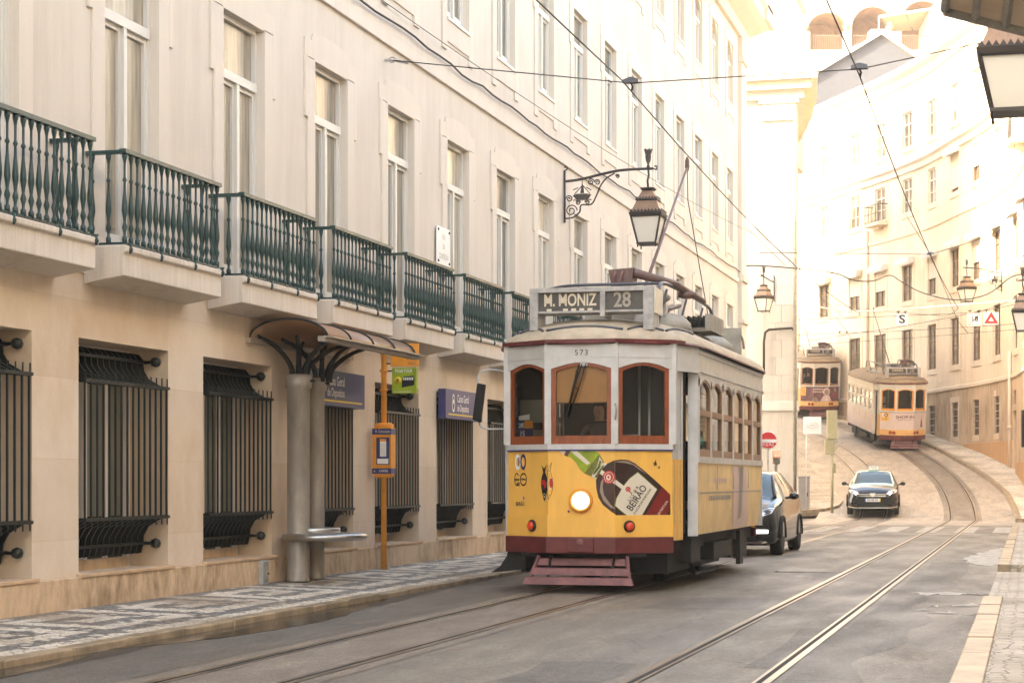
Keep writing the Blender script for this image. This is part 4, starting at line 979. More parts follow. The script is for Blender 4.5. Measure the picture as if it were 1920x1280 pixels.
text_on(g, 'TRAM TOUR', .062, lambda a, b: F(.285+a, 2.725+b), M['signwhite'], bold=.015, sx=.72)
g.lathe([(.05, 0), (.05, .003)], (.205, -.013, 2.6), 'yellowline', n=16, axis='y'); text_on(g, 'B', .06, lambda a, b: (.205+a, -.018, 2.6+b), M['black'], bold=.02)
pl = [(.26, 2.5), (.44, 2.53), (.445, 2.62), (.43, 2.66), (.29, 2.655), (.265, 2.6)]; g.poly([(x, -.014, z) for x, z in pl], 'black')
for i in range(6): x = .285+.025*i; g.poly([(x, -.0165, 2.6), (x+.016, -.0165, 2.602), (x+.016, -.0165, 2.64), (x, -.0165, 2.638)], 'signwhite')
text_on(g, 'WWW.YELLOWBUSTOURS.COM', .022, lambda a, b: F(.27+a, 2.44+b), M['signwhite'], sx=.8)
for z in (2.46, 2.73): g.tube([(0, 0, z), (.13, 0, z)], .01, 'black', n=5)
g.build('tour_sign', ST_)
g = MB(); g.box(.1, .50, -.014, .014, 2.79, 3.1, 'orange')
for i in range(5): text_on(g, ('12E', '28E', 'R. CONC', 'M. MONIZ', 'GRAÇA')[i], .045, lambda a, b: (.40+a, -.017, 3.06-.058*i+b), M['fender'], sx=.7)
for z in (2.83, 3.05): g.tube([(0, 0, z), (.1, 0, z)], .01, 'black', n=5)
g.build('stop_flag', ST_)
t = thing('junction_box', 'small grey service box set at the foot of the stone wall beside the shelter posts', 'utility box', (WX+.05, 21.0, .085)); g = MB(); g.box(0, .05, -.09, .09, .02, .3, 'tgrey2'); g.box(.05, .056, -.075, .075, .04, .28, 'drab'); g.tube([(.056, .05, .14), (.07, .05, .14)], .012, 'black'); g.build('box_body', t, bevel=.006)

# ------------------------------------------------------------------ signs and signals at the crossing
def road_pole(name, label, cat, loc, rz=0): return thing(name, label, cat, loc, rz)
p = at(1440, 950, 60.5)
t = thing('no_entry_sign', 'round red and white no entry sign with stickers behind the black car', 'sign', (p.x, p.y, 0), TH)
zc_ = 60.5; s_z = 1.32+(900-825)/3600*zc_
g = MB(); g.tube([(0, 0, .0), (0, 0, s_z+.3)], .03, 'tgrey2', n=8); g.build('pole', t)
g = MB(); g.lathe([(.29, 0), (.29, .02)], (0, -.06, s_z), 'tgrey2', n=32, axis='y'); g.lathe([(.285, -.004), (.285, 0)], (0, -.06, s_z), 'signwhite', n=32, axis='y')
v = [(.255*math.cos(math.pi*i/16), -.068, s_z+.03+.225*math.sin(math.pi*i/16)) for i in range(17)]; g.poly(v, 'red')
v = [(.255*math.cos(math.pi+math.pi*i/16), -.068, s_z-.08+.17*math.sin(math.pi+math.pi*i/16)) for i in range(17)]; g.poly(v, 'red')
for i, (a, b) in enumerate(((-.15, -.12), (-.05, -.14), (.05, -.12), (.14, -.14))): g.tube([(a-.03, -.071, s_z+b-.05), (a, -.071, s_z+b+.06), (a+.03, -.071, s_z+b-.05)], .012, 'signwhite', n=4)
g.build('sign_disc', t)
p = at(1455, 950, 61.5); s_z = 1.32+(900-858)/3600*61.5
t = thing('pedestrian_signal', 'pedestrian signal with a lit red figure beside the no entry sign', 'traffic light', (p.x, p.y, 0), TH)
g = MB(); g.tube([(0, 0, 0), (0, 0, s_z)], .05, 'drab', n=8); g.build('pole', t)
g = MB(); g.box(-.11, .11, -.12, .1, s_z-.2, s_z+.22, 'drab'); g.box(-.12, .12, -.2, -.12, s_z-.01, s_z+.02, 'drab'); g.prism([(-.1, -.12, s_z-.18), (.1, -.12, s_z-.18), (.1, -.2, s_z-.03), (-.1, -.2, s_z-.03)], (0, .01, 0), 'drab'); g.build('signal_housing', t, bevel=.01)
g = MB(); g.box(-.095, .095, -.13, -.12, s_z+.03, s_z+.21, 'redlit'); g.lathe([(.02, -.003), (.02, 0)], (0, -.131, s_z+.165), 'signwhite', n=8, axis='y'); g.box(-.022, .022, -.134, -.131, s_z+.06, s_z+.14, 'signwhite'); g.build('red_lens', t)
p = at(1560, 940, 66.5); hz = path_h(66)+.13
t = thing('traffic_light', 'olive green traffic light seen from behind on the corner pavement by the taxi', 'traffic light', (p.x, p.y, hz), TH)
zt = lambda py: 1.32+(900-py)/3600*66.5-hz
g = MB(); g.tube([(0, 0, 0), (0, 0, zt(845))], .05, 'olive', n=10); g.build('pole', t)
g = MB(); g.box(-.17, .17, -.1, .12, zt(823), zt(769), 'olive'); g.box(-.24, .08, -.06, .12, zt(852), zt(823), 'olive')
for z in (827, 839): g.prism([(.06, -.06, zt(z+8)), (.06, .12, zt(z+8)), (.2, .12, zt(z)), (.2, -.06, zt(z))], (0, 0, .03), 'olive')
g.box(.06, .13, -.02, .1, zt(886), zt(868), 'olive'); g.build('signal_housing', t, bevel=.02)
p = at(1506, 937, 67.3); hz = .15
t = thing('utility_cabinet', 'grey street cabinet standing on the corner pavement beside the white pilaster', 'cabinet', (p.x, p.y, hz-.05), TH)
g = MB(); H_ = 1.32+(900-892)/3600*67.3-hz; g.box(-.2, .2, -.2, .2, 0, H_, 'greylight'); g.box(-.22, .22, -.22, .22, H_, H_+.05, 'greylight'); g.box(-.22, .22, -.22, .22, 0, .15, 'drab'); g.build('cabinet_body', t, bevel=.015)
g = MB(); g.box(-.18, .18, -.21, -.2, .2, H_-.05, 'greylight'); g.box(.1, .13, -.225, -.21, H_*.5, H_*.6, 'black'); g.build('door', t)
p = at(1917, 905, 45); t = thing('traffic_light', 'black traffic light showing green at the right edge of the street', 'traffic light', (p.x+.05, p.y, .12), TH)
zt = lambda py: 1.32+(900-py)/3600*45-.12
g = MB(); g.tube([(.12, 0, 0), (.12, 0, zt(690))], .06, 'black', n=10); g.build('pole', t)
g = MB(); g.box(-.03, .27, -.05, .2, zt(838), zt(768), 'black')
for z in (780, 802, 823): g.tube([(.12, -.05, zt(z)), (.12, -.25, zt(z))], .12, 'black', n=12, cap=False)
g.build('signal_housing', t, bevel=.02)
g = MB(); g.lathe([(.1, 0), (.1, .02)], (.12, -.08, zt(823)), 'greenlit', n=16, axis='y'); g.build('green_lens', t)

# ------------------------------------------------------------------ overhead wires and the signs hung on them
def wire(pts, r, label, name='overhead_wire', group='tram wires over the street'): return cable(name, pts, r*.68, label, 'wire', group, n=5)
tw1 = [(-5.08, y, z) for y, z in ((-12, 6.5), (8, 6.42), (25.3, 6.5))]
wire([(-5.08, -12, 6.6)]+sag((-5.08, 0, 6.6), (-5.08, 24.3, 6.48), .1)+sag((-5.08, 24.3, 6.48), (-5.08, 60.5, 6.5), .35, 24)+sag((-5.08, 60.5, 6.5), path_p(80, -2.98, 6.7), .25), .014, 'trolley wire straight above the yellow tram and its raised pole')
wire(sag((-2.1, -6, 6.6), (-2.1, 24.9, 6.5), .1)+sag((-2.1, 24.9, 6.5), (-2.1, 60.5, 6.6), .3, 20)+sag((-2.1, 60.5, 6.6), path_p(78, 0, 6.3), .1)+sag(path_p(78, 0, 6.3), path_p(100, 0, 6.1), .1), .014, 'trolley wire above the open right-hand tram lane')
a = Vector((WX+.05, 25.6, 7.22)); m1 = Vector((-5.08, 24.9, 6.56)); m2 = Vector((-2.1, 24.9, 6.58)); b = Vector((1.5, 25.5, 7.3))
wire([a, m1, m2, b], .011, 'span wire crossing the street from the ring bolt on the cream wall')
g = MB(); g.tube([a-Vector((.1, 0, 0)), a+Vector((.02, 0, 0))], .02, 'tgrey2', n=6); g.tube([a+Vector((.06+.05*math.cos(q*.6283), 0, .035*math.sin(q*.6283))) for q in range(11)], .012, 'tgrey2', n=5); g.tube([a+Vector((.12, 0, -.02)), a+Vector((.3, 0, -.06))], .02, 'tgrey2', n=6)
tag(g.build('wire_anchor'), 'iron ring bolt holding the span wire on the cream wall', 'wire anchor')
def hanger(p, label, s=1.):
    t = thing('wire_hanger', label, 'wire hanger', p, 0, 'insulated hangers on the span wires')
    g = MB(); g.prism([(-.15*s, -.05, 0), (.15*s, -.05, 0), (.15*s, -.05, .06*s), (0, -.05, .11*s), (-.15*s, -.05, .06*s)], (0, .1, 0), 'trolleyblue'); g.build('insulator', t)
    g = MB(); g.tube([(0, 0, 0), (.02, .0, -.06*s), (.0, .05, -.12*s)], .022*s, 'cable', n=6); g.build('clamp', t)
hanger(m1, 'ribbed wire hanger crossing above the yellow tram', .7); hanger(m2, 'wire hanger in front of the grey gable at the upper right', .7)
wire(sag((WX+.04, 25.2, 8.0), (-7.9, 60.6, 8.85), .25, 20), .009, 'thin feeder wire slanting along the cream facade to its far corner')
c0 = at(1386, 500, 60.3); c1 = at(1568, 513, 66); c2 = at(1612, 527, 66); c3 = at(1668, 516, 68); c4 = at(1790, 562, 66); c5 = at(1926, 513, 60)
wire(catmull([c0, at(1420, 498, 61), at(1500, 504, 63), c1, at(1590, 522, 66), c2, at(1640, 526, 67), c3, at(1690, 528, 68), at(1730, 549, 67), c4, at(1850, 552, 64), at(1895, 520, 62), c5], 5), .03, 'thick sagging black cable strung across the crossing in front of the peach facade', 'overhead_cable', None)
c0 = at(1500, 474, 67.5); c1 = at(1745, 477, 66); c2 = at(1858, 442, 66); c3 = at(1945, 345, 60)
wire([at(1424, 474, 68), c0, c1, c2, c3], .018, 'span wire high across the crossing above the sagging cable'); hanger(c1, 'wire hanger high in front of the curved peach facade', .8); wire([c2, at(1930, 475, 62)], .014, 'short stay wire running off to the right edge')
wire([at(1700, 405, 60), c1, at(1795, 600, 72), at(1815, 625, 74)], .016, 'steep trolley wire dropping in front of the curved facade')
wire([at(1497, 582, 68), at(1570, 596, 72), at(1600, 640, 78)], .012, 'thin wire sloping down from the white corner building')
wire(sag(at(1393, 420, 60.5), at(1590, 600, 84), .1), .013, 'trolley wire running diagonally up the hill street')
wire([at(1497, 568, 68), at(1575, 583, 72), at(1660, 582, 74), at(1925, 562, 62)], .035, 'pale thick span cable above the hanging signs', 'overhead_cable', None).data.materials[0] = M['signwhite']
wire([at(1495, 600, 68), at(1690, 592, 70), at(1830, 586, 68), at(1925, 566, 60)], .014, 'span wire carrying the S sign and the speed sign')
wire([at(1495, 628, 70), at(1700, 620, 72), at(1925, 606, 62)], .012, 'lower span wire across the crossing')
wire([at(1495, 648, 72), at(1700, 634, 74), at(1925, 616, 64)], .012, 'lowest span wire across the crossing')
wire(catmull([at(1515, 640, 85), at(1545, 634, 85), at(1600, 625, 82), at(1690, 612, 78), at(1850, 580, 70), at(1925, 548, 62)], 5), .016, 'drooping thin cable below the hanging signs')
def hung(name, label, px, py, zc, w, h, draw):
    p = at(px, py, zc); t = thing(name, label, 'sign', p, TH, 'signs hung on the span wires')
    g = MB(); g.box(-w/2, w/2, -.03, .03, -h/2, h/2, 'signwhite'); draw(g); g.build('sign_panel', t)
    g = MB()
    for s in (-1, 1): g.tube([(s*w*.3, 0, h/2), (s*w*.3, 0, h/2+.1)], .02, 'cable', n=5); g.tube([(s*w*.3-.06, 0, h/2+.08), (s*w*.3+.06, 0, h/2+.1)], .02, 'cable', n=5)
    g.build('hooks', t); return t
def dS(g): text_on(g, 'S', .42, lambda a, b: (a, -.034, b), M['black'], bold=.03, sx=1.25)
def d18(g):
    text_on(g, '18', .26, lambda a, b: (a, -.034, b+.02), M['black'], bold=.03); text_on(g, 'km/h', .08, lambda a, b: (a, -.034, b-.14), M['black']); g.tube([(-.19, -.034, -.19), (.19, -.034, .2)], .012, 'black', n=4)
    for s in (-1, 1): g.box(s*.22-.008, s*.22+.008, -.036, -.03, -.2, .2, 'black')
    g.box(-.22, .22, -.036, -.03, .19, .2, 'black'); g.box(-.22, .22, -.036, -.03, -.2, -.19, 'black')
def dT(g):
    o = [(-.26, -.18), (.26, -.18), (0, .24)]; i = [(-.1, -.1), (.1, -.1), (0, .06)]
    for k in range(3): a, b = o[k], o[(k+1) % 3]; c, d = i[(k+1) % 3], i[k]; g.quad(*[(q[0], -.034, q[1]) for q in (a, b, c, d)], 'red')
hung('hanging_sign', 'white hanging sign with a black S above the pink and white tram', 1691, 599, 70, .42, .4, dS)
hung('hanging_sign', 'white hanging sign with a struck-out 18 beside the red triangle', 1827, 599, 69, .52, .46, d18)
hung('hanging_sign', 'white hanging sign with a red triangle under the wires', 1858, 597, 69, .54, .44, dT)
hung('hanging_sign', 'blank white hanging sign above the gap between the two uphill trams', 1581, 633, 84, .5, .36, lambda g: None)
def dE(g): g.tube([(.2*math.cos(q*math.pi/10), -.036, .1*math.sin(q*math.pi/10)) for q in range(20)], .008, 'tgrey', n=4, closed=True); g.box(-.09, .09, -.04, -.03, -.012, .012, 'tgrey')
p = at(1523, 797, 66.8); t = thing('blank_sign_board', 'square white board with a faint oval on a thin post near the white pilaster', 'sign', p, TH)
g = MB(); g.box(-.31, .31, -.02, .02, -.3, .3, 'signwhite'); dE(g); g.build('sign_panel', t)
g = MB(); g.tube([(-.2, .05, .1), (-.2, .05, .14-p.z)], .02, 'tgrey', n=6); g.build('post', t)
# ------------------------------------------------------------------ people
def skin_mesh(verts, edges, mats_by, levels=2):
    me = bpy.data.meshes.new('body'); me.from_pydata([v[:3] for v in verts], edges, []); o = bpy.data.objects.new('body', me); COL.objects.link(o)
    sk = o.modifiers.new('skin', 'SKIN'); sk.use_smooth_shade = True
    ss = o.modifiers.new('sub', 'SUBSURF'); ss.levels = ss.render_levels = levels
    for v, d in zip(verts, me.skin_vertices[0].data): d.radius = (v[3], v[4] if len(v) > 4 else v[3])
    me.skin_vertices[0].data[0].use_root = True
    dg = bpy.context.evaluated_depsgraph_get(); m2 = bpy.data.meshes.new_from_object(o.evaluated_get(dg)); bpy.data.objects.remove(o)
    m2.materials.clear()
    mats = ['coat', 'skin', 'hair']
    for m in mats: m2.materials.append(M[m])
    for p in m2.polygons: p.material_index = mats_by(p.center); p.use_smooth = True
    return m2
def make_person_mesh():
    """adult leaning over a control desk: looking down, left arm reaching out to a handle, facing -y; feet at z = 0"""
    V = []; E = []
    def v(x, y, z, r, r2=None): V.append((x, y, z, r, r2 or r)); return len(V)-1
    def e(*ids):
        for a, b in zip(ids, ids[1:]): E.append((a, b))
    pel = v(0, .1, .88, .15, .12); wa = v(0, .08, 1.05, .135, .105); ch = v(0, .02, 1.25, .165, .115); nk0 = v(0, -.04, 1.40, .10, .08); nk = v(0, -.08, 1.46, .052); h1 = v(0, -.12, 1.52, .075, .08); h2 = v(0, -.125, 1.60, .085, .098); h3 = v(0, -.115, 1.68, .075, .085); nose = v(0, -.225, 1.555, .012)
    e(pel, wa, ch, nk0, nk, h1, h2, h3); e(h2, nose)
    for s in (-1, 1):
        hp = v(s*.09, .1, .84, .095); kn = v(s*.1, .06, .46, .065); an = v(s*.1, .1, .09, .045); to = v(s*.11, -.08, .03, .035); e(pel, hp, kn, an, to)
        sh = v(s*.19, -.02, 1.36, .065)
        if s > 0: el = v(.33, -.16, 1.16, .045); wr = v(.47, -.36, 1.17, .03); pa = v(.51, -.43, 1.19, .033, .022)
        else: el = v(-.28, -.08, 1.09, .045); wr = v(-.22, -.32, 1.10, .03); pa = v(-.2, -.40, 1.10, .033, .022)
        e(nk0, sh, el, wr, pa)
        for i in range(4):
            o = (i-1.5)*.019; f1 = v(V[pa][0]+o, V[pa][1]-.05-.004*(i in (1, 2)), V[pa][2]-.005, .0095); f2 = v(V[pa][0]+o*1.1, V[pa][1]-.075-.006*(i in (1, 2)), V[pa][2]-.03, .008); e(pa, f1, f2)
        t1 = v(V[pa][0]-s*.04, V[pa][1]-.005, V[pa][2]-.01, .011); t2 = v(V[pa][0]-s*.045, V[pa][1]-.035, V[pa][2]-.03, .009); e(pa, t1, t2)
    def mat(c):
        if c.z > 1.645 or (c.z > 1.54 and c.y > -.10): return 2
        if c.z > 1.455: return 1
        if c.y < -.345 and 1.0 < c.z < 1.3: return 1
        return 0
    return skin_mesh(V, E, mat)
PERSON = make_person_mesh()
def person(label, loc, rz):
    o = bpy.data.objects.new('person', PERSON); COL.objects.link(o); o.location = loc; o.rotation_euler.z = rz
    return tag(o, label, 'person', 'people in the trams')

# ------------------------------------------------------------------ trams
FP = [(-1.0, .42), (-.4, 0.), (.4, 0.), (1.0, .42)]
LEN = 7.85
SIDE = [(1.19, 1.05), (1.19, LEN-1.05)]
PLAN = FP+SIDE+[(-x, LEN-y) for x, y in FP]+[(-x, LEN-y) for x, y in SIDE]
class Face:
    def __init__(s, p0, p1): s.p = Vector(p0); d = Vector(p1)-s.p; s.L = d.length; s.t = d/s.L; s.n = Vector((s.t.y, -s.t.x))
    def __call__(s, a, z, o=0.): q = s.p+s.t*a+s.n*o; return Vector((q.x, q.y, z))
FACES = [Face(FP[0], FP[1]), Face(FP[1], FP[2]), Face(FP[2], FP[3])]
UB = [-.4-FACES[0].L, -.4, .4, .4+FACES[2].L]
def wrap(u, z, o=.004):
    i = 0 if u < -.4 else 1 if u <= .4 else 2
    return FACES[i](u-UB[i], z, o)
def clip(poly, k, val, keep_less):
    out = []
    for a, b in zip(poly, poly[1:]+poly[:1]):
        ia, ib = (a[k] <= val) == keep_less or a[k] == val, (b[k] <= val) == keep_less or b[k] == val
        if ia: out.append(a)
        if ia != ib: t = (val-a[k])/(b[k]-a[k]); out.append((a[0]+(b[0]-a[0])*t, a[1]+(b[1]-a[1])*t))
    return out
def wrap_poly(mb, pts, mat, o, zlim=(.90, 1.655), tris=None):
    if tris is None: tris = tessellate_polygon([[Vector((a, b, 0)) for a, b in pts]])
    for t in tris:
        T = [pts[i] for i in t]
        for i in range(3):
            q = T
            if i > 0: q = clip(q, 0, UB[i], False) if q else q
            if i < 2: q = clip(q, 0, UB[i+1], True) if q else q
            if q: q = clip(q, 0, UB[0]+.01 if i == 0 else UB[3]-.01, i != 0)
            if q: q = clip(q, 1, zlim[0], False)
            if q: q = clip(q, 1, zlim[1], True)
            if len(q) >= 3:
                f = FACES[i]; vs = [f(a-UB[i], b, o) for a, b in q]
                ar = sum((vs[k]-vs[0]).cross(vs[k+1]-vs[0]).length for k in range(1, len(vs)-1))
                if ar > 1e-7: mb.poly(vs, mat)
_bx = [943, 1025, 1148, 1257]
def pz(x, y):
    """point on the front panel as read off the close-up of the photograph"""
    X = 930+x*.2188; Y = 830+y*.2188
    i = 0 if X < 1025 else 1 if X < 1148 else 2
    return (UB[i]+(X-_bx[i])/(_bx[i+1]-_bx[i])*(UB[i+1]-UB[i]), 1.32+(900-Y)/160.6)
def art(mb, pts, mat, o): wrap_poly(mb, [pz(*p) for p in pts], mat, o)
def ring_art(mb, c, rx, ry, fr, mat, o, n=20, a0=0, a1=2*math.pi):
    for i in range(n):
        p, q = a0+(a1-a0)*i/n, a0+(a1-a0)*(i+1)/n
        art(mb, [(c[0]+rx*math.cos(p), c[1]+ry*math.sin(p)), (c[0]+rx*math.cos(q), c[1]+ry*math.sin(q)), (c[0]+fr*rx*math.cos(q), c[1]+fr*ry*math.sin(q)), (c[0]+fr*rx*math.cos(p), c[1]+fr*ry*math.sin(p))], mat, o)
def disc_art(mb, c, rx, ry, mat, o, n=18): art(mb, [(c[0]+rx*math.cos(2*math.pi*i/n), c[1]+ry*math.sin(2*math.pi*i/n)) for i in range(n)], mat, o)
def text_art(mb, s, c, size, ang, mat, o, bold=.02, sx=1., space=1.):
    vs, fs = text_geo(s, size, bold, 'CENTER', space); ca, sa = math.cos(ang), math.sin(ang)
    pts = [pz(c[0]+(x*sx)*ca-y*sa, c[1]-((x*sx)*sa+y*ca)) for x, y in vs]
    wrap_poly(mb, pts, mat, o, tris=fs)
M['a_amber'] = pmat('print_dark_amber', (.035, .012, .009), .3, var=.6, scale=2.2, coat=.1)
M['a_red'] = pmat('print_wine_red', (.20, .015, .012), .3, var=.4, scale=3)
M['a_green'] = pmat('print_bottle_green', (.30, .38, .015), .3, var=.35, scale=4)
M['a_olive'] = pmat('print_olive', (.16, .17, .02), .3, var=.6, scale=7)
M['a_cream'] = pmat('print_cream', (.70, .62, .48), .4, var=.06)
M['a_ink'] = pmat('print_ink', (.015, .012, .012), .4)
M['a_crimson'] = pmat('print_crimson', (.50, .02, .025), .4)
M['a_pink'] = pmat('print_pale_pink', (.68, .47, .42), .4, var=.08)
M['a_pale'] = pmat('print_pale_rose', (.70, .56, .49), .4, var=.08)
M['a_plum'] = pmat('print_plum', (.20, .085, .09), .45, var=.5, scale=3)
M['a_gloss'] = pmat('print_highlight', (.30, .22, .17), .3)

def main_art(mb):
    art(mb, [(905, 190), (940, 180), (990, 157), (1050, 148), (1110, 152), (1165, 178), (1230, 228), (1300, 288), (1380, 358), (1475, 448), (1475, 655), (1050, 655), (960, 588), (895, 535), (858, 472), (842, 400), (838, 330), (855, 290), (880, 240)], 'a_amber', .004)
    art(mb, [(1240, 660), (1400, 385), (1475, 450), (1475, 660)], 'a_red', .0065)
    art(mb, [(1420, 660), (1475, 560), (1475, 660)], 'a_amber', .009)
    art(mb, [(870, 420), (880, 340), (905, 300), (895, 380), (905, 450), (960, 530), (1000, 570), (960, 560), (900, 500)], 'a_gloss', .0065)
    art(mb, [(985, 170), (1050, 160), (1110, 163), (1180, 200), (1270, 275), (1220, 245), (1150, 195), (1080, 178)], 'a_gloss', .0065)
    art(mb, [(600, 72), (830, 72), (868, 100), (905, 168), (885, 225), (830, 300), (800, 292), (740, 265), (700, 228), (668, 172), (632, 135), (592, 112)], 'a_green', .004)
    art(mb, [(862, 106), (905, 168), (885, 225), (830, 300), (800, 292), (742, 266), (790, 200)], 'a_olive', .0065)
    art(mb, [(868, 125), (895, 165), (875, 215), (825, 280), (806, 276), (850, 205)], 'a_cream', .009)
    art(mb, [(872, 150), (886, 170), (864, 215), (822, 270), (812, 268), (852, 208)], 'a_olive', .0105)
    art(mb, [(622, 74), (680, 74), (792, 178), (764, 196)], 'a_cream', .0065)
    art(mb, [(590, 70), (625, 70), (600, 122), (570, 110)], 'maroon', .0065); art(mb, [(530, 76), (578, 72), (566, 108)], 'a_cream', .004)
    art(mb, [(800, 292), (890, 178), (935, 183), (880, 240), (834, 318)], 'a_cream', .009); art(mb, [(826, 296), (896, 196), (912, 200), (846, 304)], 'a_olive', .0105)
    art(mb, [(856, 258), (888, 236), (1074, 376), (1050, 400)], 'a_cream', .0105)
    disc_art(mb, (948, 300), 53, 58, 'a_crimson', .012); ring_art(mb, (948, 300), 40, 44, .9, 'a_cream', .0135); disc_art(mb, (945, 302), 22, 28, 'a_cream', .0135, 7); disc_art(mb, (945, 300), 9, 12, 'a_crimson', .015, 6)
    lab = [(990, 545), (1003, 480), (1055, 385), (1118, 308), (1192, 252), (1364, 402), (1305, 500), (1215, 655), (1130, 655), (1055, 600)]
    art(mb, lab, 'a_olive', .009); cx_, cy_ = 1170, 470
    art(mb, [(cx_+(x-cx_)*.965, cy_+(y-cy_)*.965) for x, y in lab], 'a_cream', .0105)
    an = math.atan2(255, 170)
    text_art(mb, 'BEIRÃO', (1184, 478), 84, an, 'a_ink', .0125, bold=.012, sx=.86)
    text_art(mb, 'LICOR', (1152, 440), 34, an, 'a_ink', .0125, sx=1.0, space=1.7); text_art(mb, 'O LICOR DE PORTUGAL', (1232, 506), 25, an, 'a_ink', .0125, sx=.98)
    disc_art(mb, (1106, 402), 23, 24, 'a_crimson', .0125, 9); art(mb, [(1108, 415), (1118, 412), (1140, 436), (1130, 440)], 'a_crimson', .0128)
    for k in range(6): disc_art(mb, (1106+12*math.cos(k), 402+13*math.sin(k)), 3.5, 4, 'a_cream', .0138, 6)
    text_art(mb, 'LICOR DE PORTUGAL', (1392, 590), 27, an, 'a_cream', .0105, sx=.8)
    art(mb, [(1352, 655), (1436, 500), (1441, 503), (1360, 655)], 'a_crimson', .0105)
    # fish
    f1 = [(399, 245), (414, 268), (426, 300), (431, 345), (430, 390), (424, 430), (414, 478), (402, 512), (390, 478), (380, 430), (372, 385), (370, 340), (376, 300), (386, 268)]
    art(mb, f1, 'a_ink', .004); art(mb, [(377, 195), (400, 228), (422, 190), (408, 258), (391, 258)], 'a_ink', .0055)
    art(mb, [(376, 330), (400, 318), (418, 340), (415, 385), (395, 405), (400, 365), (378, 365)], 'a_crimson', .0065); ring_art(mb, (402, 470), 14, 32, .8, 'a_cream', .0065, 10, math.pi, 2*math.pi); disc_art(mb, (402, 470), 6, 8, 'a_cream', .0065, 10)
    f2 = [(442, 215), (456, 250), (468, 295), (476, 345), (474, 395), (464, 440), (440, 492), (428, 455), (432, 400), (434, 340), (428, 300), (424, 255)]
    art(mb, f2, 'a_ink', .004); c2 = (450, 350); art(mb, [(c2[0]+(x-c2[0])*.84, c2[1]+(y-c2[1])*.95) for x, y in f2], 'tyellow', .0065)
    art(mb, [(422, 178), (440, 212), (466, 165), (456, 235), (434, 232)], 'a_ink', .0055); art(mb, [(428, 192), (441, 218), (460, 180), (452, 230), (436, 228)], 'tyellow', .0068)
    disc_art(mb, (460, 350), 15, 42, 'a_crimson', .0085, 12); ring_art(mb, (446, 362), 18, 48, .72, 'a_cream', .0095, 10, 1.2, 4.6)
    for k in range(5): ring_art(mb, (446, 240+22*k), 8, 12, .75, 'a_ink', .0085, 6, 0, math.pi)
    disc_art(mb, (446, 455), 3, 5, 'a_ink', .0085, 8)
    # roundels
    ring_art(mb, (152, 166), 27, 70, .56, 'signwhite', .004); ring_art(mb, (204, 166), 27, 70, .62, 'navy', .0055); art(mb, [(160, 130), (168, 120), (172, 166), (168, 210), (160, 200)], 'navy', .007)
    ring_art(mb, (143, 318), 23, 57, .82, 'a_ink', .004, 18, .5, 5.6); ring_art(mb, (206, 318), 32, 57, .8, 'a_ink', .004)
    text_art(mb, 'ccc', (146, 318), 34, 0, 'a_ink', .0055, .04); text_art(mb, 'TMA', (206, 318), 24, 0, 'a_ink', .0055, .03)
    for k in range(3): art(mb, [(142, 345+12*k), (174, 345+12*k), (174, 351+12*k), (142, 351+12*k)], 'a_ink', .004)
    text_art(mb, 'BEIRÃO', (174, 535), 46, 0, 'a_ink', .004, .015, sx=.52); ring_art(mb, (204, 485), 11, 20, .45, 'a_cream', .004, 10); art(mb, [(202, 468), (215, 470), (215, 495), (206, 490)], 'a_crimson', .0055)
    # swallows, bolt
    for (cx, cy, s) in ((1345, 185, 1.), (1378, 218, .55)):
        art(mb, [(cx+s*a, cy+s*b) for a, b in ((-30, -22), (-8, -4), (2, -36), (14, 2), (20, 10), (2, 10), (-4, 26), (-8, 10), (-22, 8), (-8, 4))], 'a_ink', .004)
    disc_art(mb, (608, 594), 10, 11, 'maroon', .004, 10); 

def arch_pts(f, a0, a1, z0, z1, rise, o, n=8):
    return [f(a0, z0, o), f(a1, z0, o)]+[f(a1+(a0-a1)*i/n, z1+rise*(math.sin(math.pi*i/n)-0.), o) for i in range(n+1)]
def arch_ring(mb, f, a0, a1, z0, z1, rise, w, o0, o1, mat, n=8, wb=None):
    O = arch_pts(f, a0, a1, z0, z1, rise, 0, n); I = arch_pts(f, a0+w, a1-w, z0+(wb or w), z1-w, rise, 0, n); k = len(O); nn = Vector((f.n.x, f.n.y, 0))
    vs = [p+nn*o0 for p in O]+[p+nn*o0 for p in I]+[p+nn*o1 for p in O]+[p+nn*o1 for p in I]
    fs = []
    for i in range(k):
        j = (i+1) % k
        fs += [(i, j, k+j, k+i), (2*k+i, 3*k+i, 3*k+j, 2*k+j), (i, 2*k+i, 2*k+j, j), (k+i, k+j, 3*k+j, 3*k+i)]
    mb.add(vs, fs, mat)
def header(mb, f, a0, a1, zb, zt, wins, rise, th, mat, n=8):
    """plate over arched windows: wins = [(a0, a1)]"""
    xs = [a0]; pts = []
    for w0, w1 in wins:
        for i in range(n+1): pts.append((w0+(w1-w0)*i/n, zb+rise*math.sin(math.pi*i/n)))
    pts = [(a0, zb)]+pts+[(a1, zb)]
    k = len(pts); nn = Vector((f.n.x, f.n.y, 0))*th
    A = [f(a, z) for a, z in pts]; Bt = [f(a, zt) for a, z in pts]
    vs = A+Bt+[p+nn for p in A]+[p+nn for p in Bt]; fs = []
    for i in range(k-1): fs += [(i, i+1, k+i+1, k+i), (2*k+i, 3*k+i, 3*k+i+1, 2*k+i+1), (i, 2*k+i, 2*k+i+1, i+1)]
    mb.add(vs, fs, mat)

